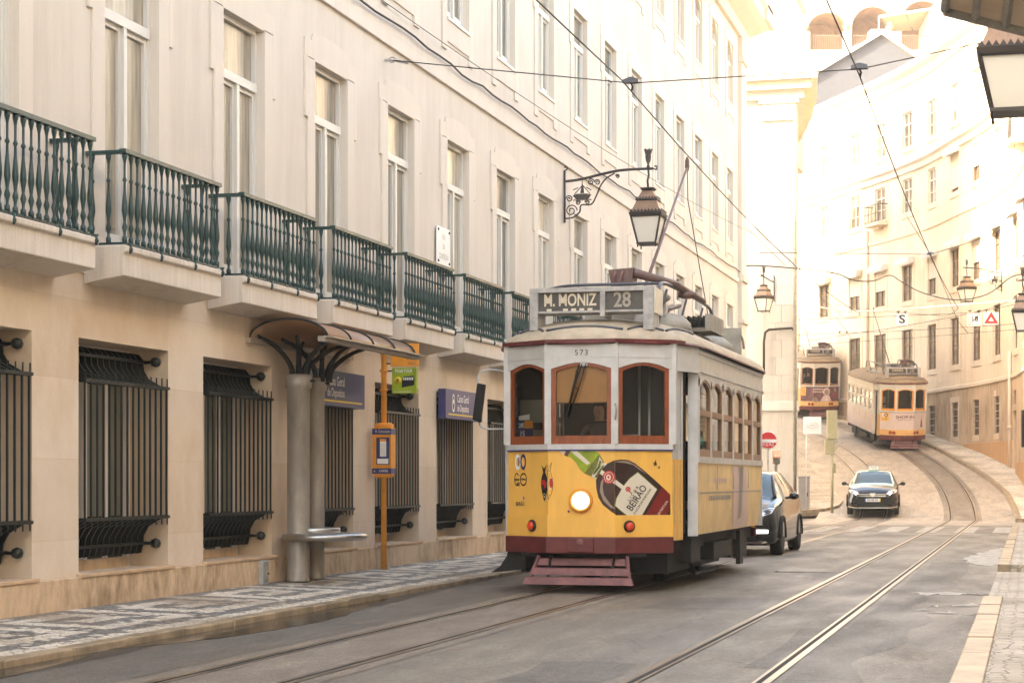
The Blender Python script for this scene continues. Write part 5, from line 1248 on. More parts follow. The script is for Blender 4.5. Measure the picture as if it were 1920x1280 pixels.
def tram(label, loc, rz, dest, number, art_fn, grey='tgrey', lower='tyellow', sidemat='tyellow2', panel=None, detail=True, lit=True, pole_up=True, side_art=None, sidegrey='tgrey', wood='wood'):
    T = thing('tram', label, 'tram', loc, rz, 'old trams on the street')
    ends = [None, Matrix.Translation((0, LEN, 0)) @ Matrix.Rotation(math.pi, 4, 'Z')]
    # lower body
    g = MB(); g.strip(FP, .90, 1.67, -.05, panel or lower)
    if art_fn: art_fn(g)
    g.build('front_panel', T)
    g = MB(); g.strip(FP, .65, .905, .022, lower)
    if detail:
        for k_ in range(17):
            for zz_ in (.68, .88): p_ = wrap(-1.04+.13*k_, zz_, .022); g.lathe([(.009, 0), (.007, -.004), (.0, -.006)], p_, lower, n=6, axis='y')
    g.build('apron', T, bevel=0 if detail else .012)
    g = MB(); g.X = ends[1]; g.strip(FP, .65, 1.67, -.05, lower); g.build('rear_panel', T)
    g = MB()
    for s in (-1, 1):
        n = 6
        for y0, y1, mt in ((1.05, 1.20, lower), (1.2, LEN-1.05, sidemat)):
            vs = []
            for i in range(n+1): t = i/n; x = 1.135+.055*(1-(1-t)**2.2); vs += [(s*x, y0, .645+.88*t), (s*x, y1, .645+.88*t), ]
            g.add(vs, [(2*i, 2*i+1, 2*i+3, 2*i+2) for i in range(n)], mt, True)
        vs = [(s*1.09, 1.05, .645), (s*1.135, 1.05, .645), (s*1.19, 1.05, 1.525), (s*1.09, 1.05, 1.525)]; g.poly(vs, lower); g.poly([(x, LEN-1.05, z) for x, y, z in vs], lower)
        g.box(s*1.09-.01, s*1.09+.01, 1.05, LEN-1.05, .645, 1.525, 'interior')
        for k in range(1, 4):
            y = 1.2+k*(LEN-2.25)/4; g.box(s*1.192-.004, s*1.192+.004, y-.008, y+.008, 1.2, 1.5, 'tgrey2')
    g.build('side_panel', T, fix=True)
    if side_art:
        g = MB(); side_art(g); g.build('side_advert', T, fix=False)
    # upper frame: belt, posts, arched headers, letterboard
    g = MB()
    for e in ends:
        g.X = e; g.strip(FP, 1.67, 1.735, .018, grey); g.strip(FP, 1.655, 1.672, .022, 'navy')
        for x, y, w in ((-1.0, .42, .05), (-.4, 0, .04), (.4, 0, .04), (1.0, .42, .05)): g.box(x-w, x+w, y-.024, y+.08, 1.735, 2.93, grey)
        for f in FACES: header(g, f, 0, f.L, 2.62, 2.93, [(.05, f.L-.05)], .07, .02, grey); header(g, Face(f(0, 0, -.03).to_2d(), f(f.L, 0, -.03).to_2d()), 0, f.L, 2.62, 2.93, [(.05, f.L-.05)], .07, .0, 'interior')
        g.strip(FP, 2.745, 2.752, .026, grey)
        for s in (-1, 1):
            f = Face((s*1.0, .42), (s*1.19, 1.05)) if s > 0 else Face((-1.19, 1.05), (-1.0, .42)); 
            q = [f(0, 0), f(f.L, 0)]; g.strip([q[0].to_2d(), q[1].to_2d()], 2.62, 2.93, .02, sidegrey); g.strip([q[0].to_2d(), q[1].to_2d()], 2.6, 2.63, .04, sidegrey)
            a, b = sorted((s*1.08, s*1.2)); g.box(a, b, 1.03, 1.07, 1.525, 2.62, sidegrey); g.box(a, b, 1.025, 1.06, .64, 1.525, sidegrey)
    g.X = None
    npitch = 6; y0, y1 = 1.05, LEN-1.05; pw = (y1-y0-.16)/npitch
    for s in (-1, 1):
        f = Face((1.19, y0), (1.19, y1)) if s > 0 else Face((-1.19, y1), (-1.19, y0))
        a, b = f(0, 0).to_2d(), f(f.L, 0).to_2d()
        g.strip([a, b], 1.525, 1.6, .022, sidegrey)
        wins = []
        for k in range(npitch+1):
            c = .08+k*pw
            q0, q1 = f(max(0, c-.055), 0, -.03), f(min(f.L, c+.055), 0, .012); x0, x1 = sorted((q0.x, q1.x)); ya, yb = sorted((q0.y, q1.y)); g.box(x0, x1, ya, yb, 1.6, 2.55, sidegrey)
            if k < npitch: wins.append((c+.055, c+pw-.055))
        header(g, f, 0, f.L, 2.46, 2.90, wins, .09, .012, sidegrey); header(g, Face(f(0, 0, -.03).to_2d(), f(f.L, 0, -.03).to_2d()), 0, f.L, 2.46, 2.90, wins, .09, 0, 'interior')
        g.strip([a, b], 2.62, 2.645, .03, sidegrey); g.strip([a, b], 2.84, 2.87, .03, sidegrey)
        T['_w'] = 0
    g.build('upper_frame', T)
    if '_w' in T: del T['_w']
    # windows
    for e_i, e in enumerate(ends):
        for i, f in enumerate(FACES):
            g = MB(); g.X = e; arch_ring(g, f, .045, f.L-.045, 1.735, 2.635, .07, .05, -.045, .004, wood, wb=.10); w = g.build('front_window', T)
            g = MB(); g.X = e; g.poly(arch_pts(f, .08, f.L-.08, 1.78, 2.6, .06, -.02), 'tglass'); g.build('pane', w, fix=False)
    for s in (-1, 1):
        f = Face((1.19, y0), (1.19, y1)) if s > 0 else Face((-1.19, y1), (-1.19, y0))
        for k in range(npitch):
            c0, c1 = .08+k*pw+.055, .08+(k+1)*pw-.055
            g = MB(); arch_ring(g, f, c0, c1, 1.6, 2.46, .09, .035, -.035, .006, 'wood2' if wood == 'wood' else sidegrey, wb=.09)
            for z, h, o in ((2.10, .07, .012),):
                q0, q1 = f(c0+.01, 0, -.03), f(c1-.01, 0, o); x0, x1 = sorted((q0.x, q1.x)); ya, yb = sorted((q0.y, q1.y)); g.box(x0, x1, ya, yb, z, z+h, 'wood2' if wood == 'wood' else sidegrey)
            w = g.build('side_window', T); g = MB(); g.poly(arch_pts(f, c0+.02, c1-.02, 1.62, 2.44, .08, -.02), 'sideglass'); g.build('pane', w, fix=False)
    # folding doors at the front right and rear left, plain on the other side
    for e in ends:
        for s in (-1, 1):
            f = Face((.99, .45), (1.06, .82)) if s > 0 else Face((-1.06, .82), (-.99, .45))
            g = MB(); g.X = e; h = f.L/2
            for k in range(2):
                a0, a1 = k*h+.008, (k+1)*h-.008
                for (z0, z1, mt) in ((.6, .74, lower), (1.56, 1.66, grey if k else grey), (2.52, 2.6, grey)): g.prism([f(a0, z0, 0), f(a1, z0, 0), f(a1, z1, 0), f(a0, z1, 0)], Vector((f.n.x, f.n.y, 0))*-.04, mt)
                for a, b in ((a0, a0+.075), (a1-.075, a1)):
                    g.prism([f(a, .74, 0), f(b, .74, 0), f(b, 1.56, 0), f(a, 1.56, 0)], Vector((f.n.x, f.n.y, 0))*-.04, lower); g.prism([f(a, 1.66, 0), f(b, 1.66, 0), f(b, 2.52, 0), f(a, 2.52, 0)], Vector((f.n.x, f.n.y, 0))*-.04, grey)
                g.prism([f(a0+.075, .74, -.01), f(a1-.075, .74, -.01), f(a1-.075, 1.56, -.01), f(a0+.075, 1.56, -.01)], Vector((f.n.x, f.n.y, 0))*-.02, 'tyellow2' if False else lower)
                g.poly([f(a0+.1, .8, -.006), f(a1-.1, .8, -.006), f(a1-.1, 1.5, -.006), f(a0+.1, 1.5, -.006)], 'dullglass'); g.poly([f(a0+.075, 1.66, -.015), f(a1-.075, 1.66, -.015), f(a1-.075, 2.52, -.015), f(a0+.075, 2.52, -.015)], 'dullglass')
            g.build('folding_door', T)
    # roof
    def near_axis(p): return Vector((0, min(max(p[1], 1.25), LEN-1.25)))
    PL = [Vector(p) for p in PLAN]; dense = []
    for a, b in zip(PL, PL[1:]+PL[:1]):
        k = max(2, int((b-a).length/.22))
        for i in range(k): dense.append(a.lerp(b, i/k))
    sm = [(dense[i-2]+dense[i-1]*2+dense[i]*3+dense[(i+1) % len(dense)]*2+dense[(i+2) % len(dense)])/9 for i in range(len(dense))]
    def roof_pt(p, s):
        c = near_axis(p); d = p-c; q = p+d.normalized()*.085; q = q.lerp(c, s); return Vector((q.x, q.y, 2.935+.34*(1-(1-s)**2.3)**.62))
    g = MB(); lv = [0, .015, .06, .14, .25, .38, .52, .68, .84, 1.0]; k = len(sm); vs = []
    for s in lv: vs += [roof_pt(p, s) for p in sm]
    g.add(vs, [(i*k+j, i*k+(j+1) % k, (i+1)*k+(j+1) % k, (i+1)*k+j) for i in range(len(lv)-1) for j in range(k)], 'troof' if detail else 'troof2', True)
    vs = [roof_pt(p, 0)-Vector((0, 0, .015)) for p in sm]; g.add(vs, [tuple(range(k-1, -1, -1))], 'interior')
    rf = g.build('roof', T)
    g = MB(); fr = [i for i in range(k) if sm[i].y < 1.3]; fr.sort(key=lambda i: sm[i].x)
    g.strip([(-1.06, .62)]+FP+[(1.06, .62)], 2.918, 2.958, .07, 'maroon')
    ss_ = [roof_pt(p, -.0)-Vector((0, 0, .02)) for p in sm]; g.tube(ss_, .016, 'maroon', n=5, closed=True); g.build('gutter', rf)
    g = MB()
    fx = [sm[i] for i in fr]
    def onfront(t): 
        L = [0.]
        for a, b in zip(fx, fx[1:]): L.append(L[-1]+(b-a).length)
        d = t*L[-1]
        for i in range(len(fx)-1):
            if d <= L[i+1]+1e-9: return fx[i].lerp(fx[i+1], (d-L[i])/max(1e-6, L[i+1]-L[i]))
        return fx[-1]
    for a, b in ((.02, .21), (.225, .355), (.37, .63), (.645, .78), (.79, .98)):
        g.tube([roof_pt(onfront(a+(b-a)*i/10), .11+.07*math.sin(math.pi*i/10))+Vector((0, 0, .008)) for i in range(11)], .015, 'trolleyblue', n=5)
    g.build('drip_strip', rf)
    # destination box
    g = MB(); x0, x1, zb, zt, yf, yb = (-.71, .79, 3.30, 3.60, .32, .72) if detail else (-.71, .79, 3.33, 3.60, .62, .95)
    g.box(x0, x1, yf, yb, zt-.055, zt, 'tgrey2'); g.box(x0, x0+.10, yf, yb, zb-.2, zt-.055, 'tgrey2'); g.box(x1-.12, x1, yf, yb, zb-.22, zt-.055, 'tgrey2'); g.box(x0+.42*2+.02, x0+.42*2+.08, yf, yb, zb-.05, zt-.055, 'tgrey2')
    g.box(x0+.1, x1-.12, yf+.02, yb, zb, zb+.025, 'tgrey2'); g.box(x0+.1, x1-.12, yf+.05, yf+.07, zb+.025, zt-.055, 'signdark'); g.box(x0+.1, x1-.12, yb-.03, yb-.01, zb+.025, zt-.055, 'tgrey2'); g.box(x1-.005, x1+.02, yf+.05, yb+.12, zb-.02, zt-.02, 'twhite')
    Fs = lambda a, b: (a, yf+.045, b)
    text_on(g, dest, .205 if len(dest) < 8.5 and dest[0] == 'M' else .16, lambda a, b: Fs(x0+.485+a, zb+.15+b), M['signtext'], bold=.022, sx=.69)
    if detail: text_on(g, 'S. TOMÉ', .165, lambda a, b: Fs(x0+.47+a, zb-.013+b), M['signtext'], bold=.022, sx=1.0, clip=None) if False else [g.box(x0+.2+.1*i, x0+.26+.1*i, yf+.044, yf+.05, zb+.026, zb+.055, 'signtext') for i in (0, 2, 3, 4, 5)]
    text_on(g, number, .25, lambda a, b: Fs(x0+1.12+a, zb+.14+b), M['signtext2'], bold=.02, sx=.85)
    g.build('destination_sign', T, bevel=.006 if detail else 0)
    # roof gear
    g = MB(); g.box(-.42, .42, 2.0, 2.7, 3.2, 3.42, 'drab'); g.build('roof_hatch', rf); g = MB(); g.lathe([(.42, 0), (.40, .12), (.3, .22), (.1, .27)], (.55, 2.0, 3.16), 'drab', n=16); g.build('roof_vent', rf); g = MB(); g.lathe([(.4, 0), (.38, .1), (.25, .2), (.05, .24)], (.6, 5.3, 3.14), 'drab', n=16); g.build('roof_vent', rf)
    for yy in (2.9, 3.7, 4.5):
        for s in (-1, 1): g = MB(); g.lathe([(.22, 0), (.2, .08), (.1, .14)], (s*.62, yy, 3.18), 'drab', n=10); g.build('roof_vent', rf)
    g = MB(); g.box(-.1, .95, 3.5, 4.4, 3.30, 3.35, 'drab'); 
    for i in range(9): g.box(.3+.07*i, .33+.07*i, 3.45, 4.45, 3.35, 3.5, 'black')
    g.box(.9, .98, 3.4, 4.5, 3.3, 3.52, 'drab'); g.build('resistor_box', rf); g = MB(); g.box(.35, 1.05, 5.6, 5.7, 3.1, 3.5, 'drab'); g.build('deflector_plate', rf)
    g = MB()
    for (x, y) in ((.42, 1.5), (.62, 1.75)): g = MB(); g.box(x-.07, x+.07, y-.07, y+.07, 3.2, 3.52, 'tgrey2'); g.lathe([(.04, 0), (.11, .04), (.12, .08), (.07, .13), (.03, .16)], (x, y, 3.52), 'copper' if x < .5 else 'drab', n=12); g.build('insulator', rf)
    g = MB()
    g.prism([(.05, 1.25, 3.90), (.36, 1.25, 3.92), (.33, 1.25, 3.68), (.10, 1.25, 3.66)], (0, .35, 0), 'trolley')
    for s in (.12, .30): g.box(s-.03, s+.03, 1.3, 1.6, 3.42, 3.64, 'trolley')
    for s in (.05, .14): g.tube([(s+.1, 1.22, 3.88), (s+.06, 1.15, 3.7), (s+.1, 1.3, 3.6)], .016, 'fender', n=5)
    g.tube([(.34, 1.35, 3.87), (.75, 2.0, 3.78), (1.0, 2.7, 3.62)], [.06, .05, .035], 'trolley', n=8); g.tube([(.3, 1.4, 3.7), (.62, 2.2, 3.45)], .03, 'fender', n=6)
    for i in range(4): g.tube([(.15+.1*i, 2.4, 3.45), (.3+.1*i, 3.2, 3.62)], .025, 'trolley', n=6)
    g.lathe([(.05, 0), (.12, .02), (.12, .08), (.04, .1)], (.85, 2.3, 3.62), 'trolley', n=10, axis='z')
    g.build('trolley_base', rf)
    g = MB()
    for s, z in ((-.75, 3.66), (.72, 3.72)):
        g.tube(catmull([(s, 1.0, z-.14), (s, 1.25, z), (s, 2.2, z+.03), (s, 4.4, z+.03), (s+.02, 4.9, z-.05), (s+.04, 5.1, z-.28)], 5), .024, 'trolleyblue', n=6)
    g.tube(catmull([(-.75, 1.25, 3.66), (-.4, 1.0, 3.69), (.3, 1.05, 3.70), (.72, 1.3, 3.72)], 5), .02, 'trolleyblue', n=6)
    for y in (1.6, 3.0, 4.3):
        for s in (-.75, .72): g.tube([(s, y, 3.68), (s*.8, y, 3.15)], .016, 'trolleyblue', n=5)
    g.tube(catmull([(.3, 5.0, 3.45), (.6, 5.5, 3.5), (.95, 6.1, 3.45), (1.0, 6.3, 3.25)], 5), .02, 'drab', n=6); g.build('guard_rail', rf)
    if pole_up:
        g = MB(); a, b = Vector((0, 3.4, 3.66)), Vector((0, 7.2, 6.1)) if detail else Vector((.1, 7.6, 5.9))
        g.tube([a, a.lerp(b, .5), b], [.026, .022, .018], 'trolley', n=8); g.lathe([(.02, -.06), (.034, 0), (.034, .1), (.015, .16)], b, 'trolley', n=10); g.tube([b, b+Vector((0, .06, -.5)), (.35, 7.75, 3.2)], .007, 'cable', n=4)
        g.build('trolley_pole', T)
    # running gear, bumper, lifeguard
    g = MB()
    for e in ends: g = MB(); g.X = e; g.strip(FP, .455, .648, .05, 'maroon'); g.box(-.16, .16, -.075, .1, .47, .64, 'maroon'); g.lathe([(.035, 0), (.05, .02), (.02, .03)], (0, -.1, .59), 'fender', n=10, axis='y'); g.build('bumper', T, bevel=.02)
    for e in ends:
        g = MB(); g.X = e
        for i, (z, y, w0, w1) in enumerate(((.36, .02, .53, .56), (.25, -.09, .58, .61), (.145, -.2, .63, .66))):
            g.prism([(-w1, y-.02, z-.045), (w1, y-.02, z-.045), (w0+.0, y+.02, z+.03), (-w0, y+.02, z+.03)], (0, .03, .01), 'fender')
        for x, w in ((-.53, -.61), (.53, .61)): g.tube([(x, .06, .42), (w, -.17, .1)], .025, 'fender', n=5)
        for x in (-.38, .38): g.tube([(x, .08, .44), (x, -.14, .12)], .018, 'black', n=5)
        g.tube([(-.75, .1, .43), (.75, .1, .43)], .03, 'black', n=6); g.build('lifeguard', T)
    g = MB(); g.box(-.95, .95, .5, LEN-.5, .46, .66, 'black'); g.box(-.75, .75, 2.3, LEN-2.3, .16, .46, 'black'); g.box(-.9, .9, .65, 2.2, .2, .46, 'black'); g.box(-.9, .9, LEN-2.2, LEN-.7, .2, .46, 'black')
    for s in (-1, 1):
        g.box(s*1.0-.07, s*1.0+.07, 1.3, 2.0, .30, .62, 'black'); g.box(s*.98-.1, s*.98+.1, 3.0, 4.6, .28, .5, 'black'); g.box(s*1.05-.03, s*1.05+.03, LEN-2.5, LEN-2.2, .12, .6, 'black'); g.tube([(s*.95, 1.9, .3), (s*.95, 2.3, .12), (s*.95, 4.5, .12)], .03, 'black', n=6); g.box(s*.95-.04, s*.95+.04, LEN-1.9, LEN-1.2, .2, .6, 'black')
        
        if s < 0: g.prism([(-1.22, .42, .20), (-.78, .42, .24), (-.78, .42, .60), (-.98, .42, .58), (-1.02, .42, .4), (-1.1, .42, .28)], (0, .4, 0), 'black')
    g.build('underframe', T)
    for y in (LEN/2-1.3, LEN/2+1.3):
        g = MB()
        for s in (-1, 1): g.lathe([(.1, -.05), (.39, -.05), (.41, -.03), (.38, .06), (.2, .07)], (s*.45, y, .40), 'black', n=24, axis='x')
        g.tube([(-.6, y, .4), (.6, y, .4)], .06, 'black', n=8); g.build('wheelset', T)
    # inside
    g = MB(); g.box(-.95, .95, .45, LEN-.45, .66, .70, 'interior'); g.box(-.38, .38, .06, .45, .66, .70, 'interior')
    g.box(-1.05, -.55, 1.0, 1.06, .7, 2.9, 'interior'); g.box(.5, 1.05, 1.0, 1.06, .7, 2.9, 'interior'); g.box(-.52, .5, 1.3, 1.34, .7, 2.9, 'interior'); g.box(-.55, -.52, 1.0, 1.06, .7, 2.9, 'interior2'); g.box(-1.0, -.66, .985, 1.0, 2.02, 2.3, 'interior2'); g.box(-1.0, -.62, .985, 1.0, 1.78, 1.93, 'interior2')  # dark partitions added behind the cab so its windows read dark
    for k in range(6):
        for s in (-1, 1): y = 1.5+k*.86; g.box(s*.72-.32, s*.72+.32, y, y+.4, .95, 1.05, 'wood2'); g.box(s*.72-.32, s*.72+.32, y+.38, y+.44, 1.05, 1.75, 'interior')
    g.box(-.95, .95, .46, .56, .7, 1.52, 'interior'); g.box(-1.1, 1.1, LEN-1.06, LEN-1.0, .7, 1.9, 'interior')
    for x in (.62, .5): g.tube([(x, .95, .7), (x, .95, 2.9)], .018, 'steel', n=6)
    g.lathe([(.0, -.02), (.12, -.02), (.12, .3), (.0, .3)], (.48, .52, 1.52), 'drab', n=14); g.tube([(.36, .42, 1.84), (.62, .38, 1.84)], .014, 'steel', n=6)
    g.build('interior_fittings', T)
    # lamps and small front fittings
    if detail:
        g = MB(); g.lathe([(.14, 0), (.14, -.05), (.12, -.065), (.105, -.05), (.10, -.03)], (0, 0, 1.075), 'orange', n=28, axis='y'); h = g.build('headlight', T)
        g = MB(); g.lathe([(.104, 0), (.09, -.03), (.05, -.045), (.0, -.05)], (0, -.03, 1.075), 'lampwhite', n=24, axis='y'); g.build('lens', h)
    lampz = .775
    for u in ((-.66, .57) if detail else (-.62, -.45, .45, .62)):
        p = wrap(u, lampz, .022); f = FACES[0 if u < -.4 else 2]; X = Matrix.Translation(p) @ Matrix.Rotation(math.atan2(f.t.y, f.t.x), 4, 'Z')
        g = MB(); g.X = X; g.lathe([(.07, 0), (.07, -.02), (.055, -.03)], (0, 0, 0), 'black', n=18, axis='y'); h = g.build('marker_lamp', T)
        g = MB(); g.X = X; g.lathe([(.056, -.02), (.045, -.05), (.02, -.062), (.0, -.064)], (0, 0, 0), 'redlens', n=18, axis='y'); g.build('lens', h)
    if detail:
        g = MB(); g.box(-.325, .325, .045, .05, 2.22, 2.66, 'blind'); g.tube([(-.33, .05, 2.22), (.33, .05, 2.22)], .008, 'wood2', n=5); g.build('roller_blind', T)
        g = MB(); g.box(.0, .08, -.05, .0, 2.645, 2.69, 'tgrey2')
        g.tube([(.02, -.045, 2.67), (-.06, -.045, 2.45), (-.13, -.04, 2.2)], .009, 'black', n=5); g.tube([(.065, -.045, 2.67), (-.0, -.045, 2.45), (-.09, -.04, 2.2)], .009, 'black', n=5); g.tube([(-.02, -.03, 2.66), (-.10, -.03, 2.36), (-.17, -.03, 2.05)], .012, 'black', n=5); g.tube([(-.05, -.04, 2.6), (-.08, -.05, 2.42), (-.02, -.045, 2.36)], .006, 'black', n=4)
        g.build('wiper', T)
        g = MB(); text_on(g, '573', .095, lambda a, b: FACES[1](.405+a, 2.80+b, .0225), M['black'], bold=.0, space=1.25); g.build('fleet_number', T, fix=False)
        g = MB(); f = FACES[0]; g.prism([f(.13, 1.79, -.03), f(.42, 1.79, -.03), f(.42, 2.02, -.03), f(.13, 2.02, -.03)], Vector((f.n.x, f.n.y, 0))*-.004, 'navy'); g.prism([f(.27, 1.93, -.028), f(.42, 1.93, -.028), f(.42, 2.02, -.028), f(.27, 2.02, -.028)], Vector((f.n.x, f.n.y, 0))*-.001, 'orange'); g.prism([f(.16, 2.03, -.03), f(.36, 2.03, -.03), f(.36, 2.1, -.03), f(.16, 2.08, -.03)], Vector((f.n.x, f.n.y, 0))*-.004, 'signwhite')
        text_on(g, '28E', .075, lambda a, b: f(.215+a, 1.965+b, -.026), M['signwhite'], bold=.02, sx=.9); text_on(g, '15', .10, lambda a, b: f(.23+a, 1.86+b, -.026), M['signwhite'], bold=.02); g.build('route_card', T, fix=False)
        g = MB(); g.tube(catmull([(-1.05, .44, 2.62), (-1.2, .34, 2.64), (-1.33, .3, 2.58), (-1.34, .3, 2.3), (-1.33, .3, 2.0), (-1.25, .32, 1.93), (-1.03, .42, 1.93)], 4), .013, 'tgrey2', n=6); a = g.build('mirror_bracket', T)
        g = MB(); g.prism([(-1.41, .27, 2.04), (-1.30, .25, 2.0), (-1.24, .25, 2.46), (-1.35, .27, 2.48)], (0, .05, 0), 'black'); g.build('mirror', a, bevel=.015)
        g = MB(); g.tube([(.41, -.035, 2.2), (.425, -.06, 2.16), (.425, -.06, 2.06), (.41, -.035, 2.02)], .01, 'steel', n=5); g.build('grab_handle', T)
    return T
def side_print(g):
    F = lambda y, z: (1.135+.055*(1-(1-(z-.645)/.88)**2.2)+.006, y, z)
    def pp(pts, mat):
        for a, b in zip(pts, pts[1:]): g.quad(F(a[0], a[1]), F(a[2], a[1]), F(b[2], b[1]), F(b[0], b[1]), mat)
    zs = [.66, .8, .95, 1.1, 1.25, 1.4, 1.5]
    pp([(4.2-.35*i/6, z, 5.6-.5*i/6) for i, z in enumerate(zs)], 'a_pink'); pp([(4.55-.1*i/6, z, 4.95-.1*i/6) for i, z in enumerate(zs[1:])], 'a_cream')
    for k in range(14): y = 2.0+.13*k; g.quad(F(y, 1.06), F(y+.08, 1.06), F(y+.08, 1.12), F(y, 1.12), 'tgrey2')
    for k in range(8): y = 2.3+.14*k; g.quad(F(y, 1.28), F(y+.09, 1.28), F(y+.09, 1.34), F(y, 1.34), 'a_pink')
    g.quad(F(1.25, 1.145), F(6.75, 1.145), F(6.75, 1.165), F(1.25, 1.165), 'a_gloss')
tram('yellow and grey tram with an amber bottle painted on its front, nearest in the street', (-5.06, 21.9, .009), 0, 'M. MONIZ', '28', main_art, side_art=side_print)
person('tram driver in dark clothes looking down behind the centre window of the yellow tram', (-5.02, 22.80, .70), 0).scale = (.92, .92, .92)
def pink_art(mb):
    text_on(mb, 'SHOP-IN', .19, lambda a, b: wrap(.02+a, 1.46+b, .006), M['maroon'], bold=.015, sx=1.15); text_on(mb, 'BEFORE YOU WALK OFF', .06, lambda a, b: wrap(.02+a, 1.34+b, .006), M['maroon'], sx=1.0)
    f = FACES[0]; mb.poly([f(.03, 1.28, .004), f(.42, 1.28, .004), f(.42, 1.64, .004), f(.03, 1.64, .004)], 'tyellow')
    for c, r, mt in ((.18, .085, 'signwhite'), (.28, .085, 'navy')):
        vs = []; 
        for i in range(16): q = i*math.pi/8; vs += [f(c+r*math.cos(q), 1.53+r*math.sin(q), .007+.002*(mt == 'navy')), f(c+.6*r*math.cos(q), 1.53+.6*r*math.sin(q), .007+.002*(mt == 'navy'))]
        mb.add(vs, [(2*i, (2*i+2) % 32, (2*i+3) % 32, 2*i+1) for i in range(16)], mt)
    for c in (.15, .29):
        vs = []
        for i in range(12): q = i*math.pi/6; vs += [f(c+.06*math.cos(q), 1.36+.05*math.sin(q), .007), f(c+.042*math.cos(q), 1.36+.035*math.sin(q), .007)]
        mb.add(vs, [(2*i, (2*i+2) % 24, (2*i+3) % 24, 2*i+1) for i in range(12)], 'copper')
    f = FACES[2]; mb.poly([f(.42, 1.0, .005), f(.56, 1.0, .005), f(.53, 1.3, .005), f(.5, 1.36, .005), f(.5, 1.5, .005), f(.48, 1.5, .005), f(.48, 1.36, .005), f(.45, 1.3, .005)], 'copper')
def plum_art(mb):
    def w(pts, mt, o): wrap_poly(mb, pts, mt, o, zlim=(.91, 1.66))
    for r in range(2):
        for i in range(6): w([(-.42+.09*i, 1.52-.14*r), (-.36+.09*i, 1.52-.14*r), (-.36+.09*i, 1.58-.14*r), (-.42+.09*i, 1.58-.14*r)], 'a_cream', .005)
    c = (.28, 1.42)
    w([(c[0]+.2*math.cos(q*.449), c[1]+.2*math.sin(q*.449)) for q in range(14)], 'a_pink', .005); w([(c[0]+.12*math.cos(q*.524), c[1]-.03+.15*math.sin(q*.524)) for q in range(12)], 'a_gloss', .0065)
    w([(-.05, .92), (.12, 1.2), (.28, 1.26), (.45, 1.2), (.62, .92)], 'a_pink', .0045); w([(.2, .92), (.28, 1.2), (.36, .92)], 'a_cream', .006)
    w([(-.5, .92), (-.4, 1.12), (-.25, 1.15), (-.1, .92)], 'a_gloss', .005); w([(.75, 1.2), (.95, 1.2), (.95, 1.32), (.75, 1.32)], 'a_crimson', .005); w([(.78, 1.4), (.92, 1.4), (.92, 1.6), (.78, 1.6)], 'a_gloss', .005)
    f = FACES[0]; mb.poly([f(.03, 1.2, .008), f(.3, 1.2, .008), f(.3, 1.64, .008), f(.03, 1.64, .008)], 'tyellow')
    for zz in (1.52, 1.34):
        vs = []
        for i in range(14): q = i*math.pi/7; vs += [f(.17+.08*math.cos(q), zz+.08*math.sin(q), .011), f(.17+.055*math.cos(q), zz+.055*math.sin(q), .011)]
        mb.add(vs, [(2*i, (2*i+2) % 28, (2*i+3) % 28, 2*i+1) for i in range(14)], 'copper')
u2 = 86.2; p2 = path_p(u2, -.12); sl = path_c(u2+2)[1]
T2 = tram('pink and white tram climbing the hill with dark lettering on its pale front panel', p2+Vector((0, 0, .01)), math.atan(-sl), 'CARREIRA', '28', pink_art, grey='twhite', sidegrey='twhite', lower='tfar', panel='a_pale', sidemat='a_pale', detail=False, wood='orange')
T2.rotation_euler.x = math.atan(.13*.9)
u3 = 100.6; p3 = path_p(u3, .25)
T3 = tram('tram with a plum coloured front panel, farthest up the hill beside the white corner', p3+Vector((0, 0, .01)), .30, 'CARREIRA', '28', plum_art, grey='twhite', sidegrey='twhite', lower='tfar', sidemat='tfar', panel='a_plum', detail=False, wood='wood2')
T3.rotation_euler.x = math.atan(.12)
person('passenger silhouette standing in the left window of the plum fronted tram', T3.matrix_basis @ Vector((-.55, .7, .7)), .3)

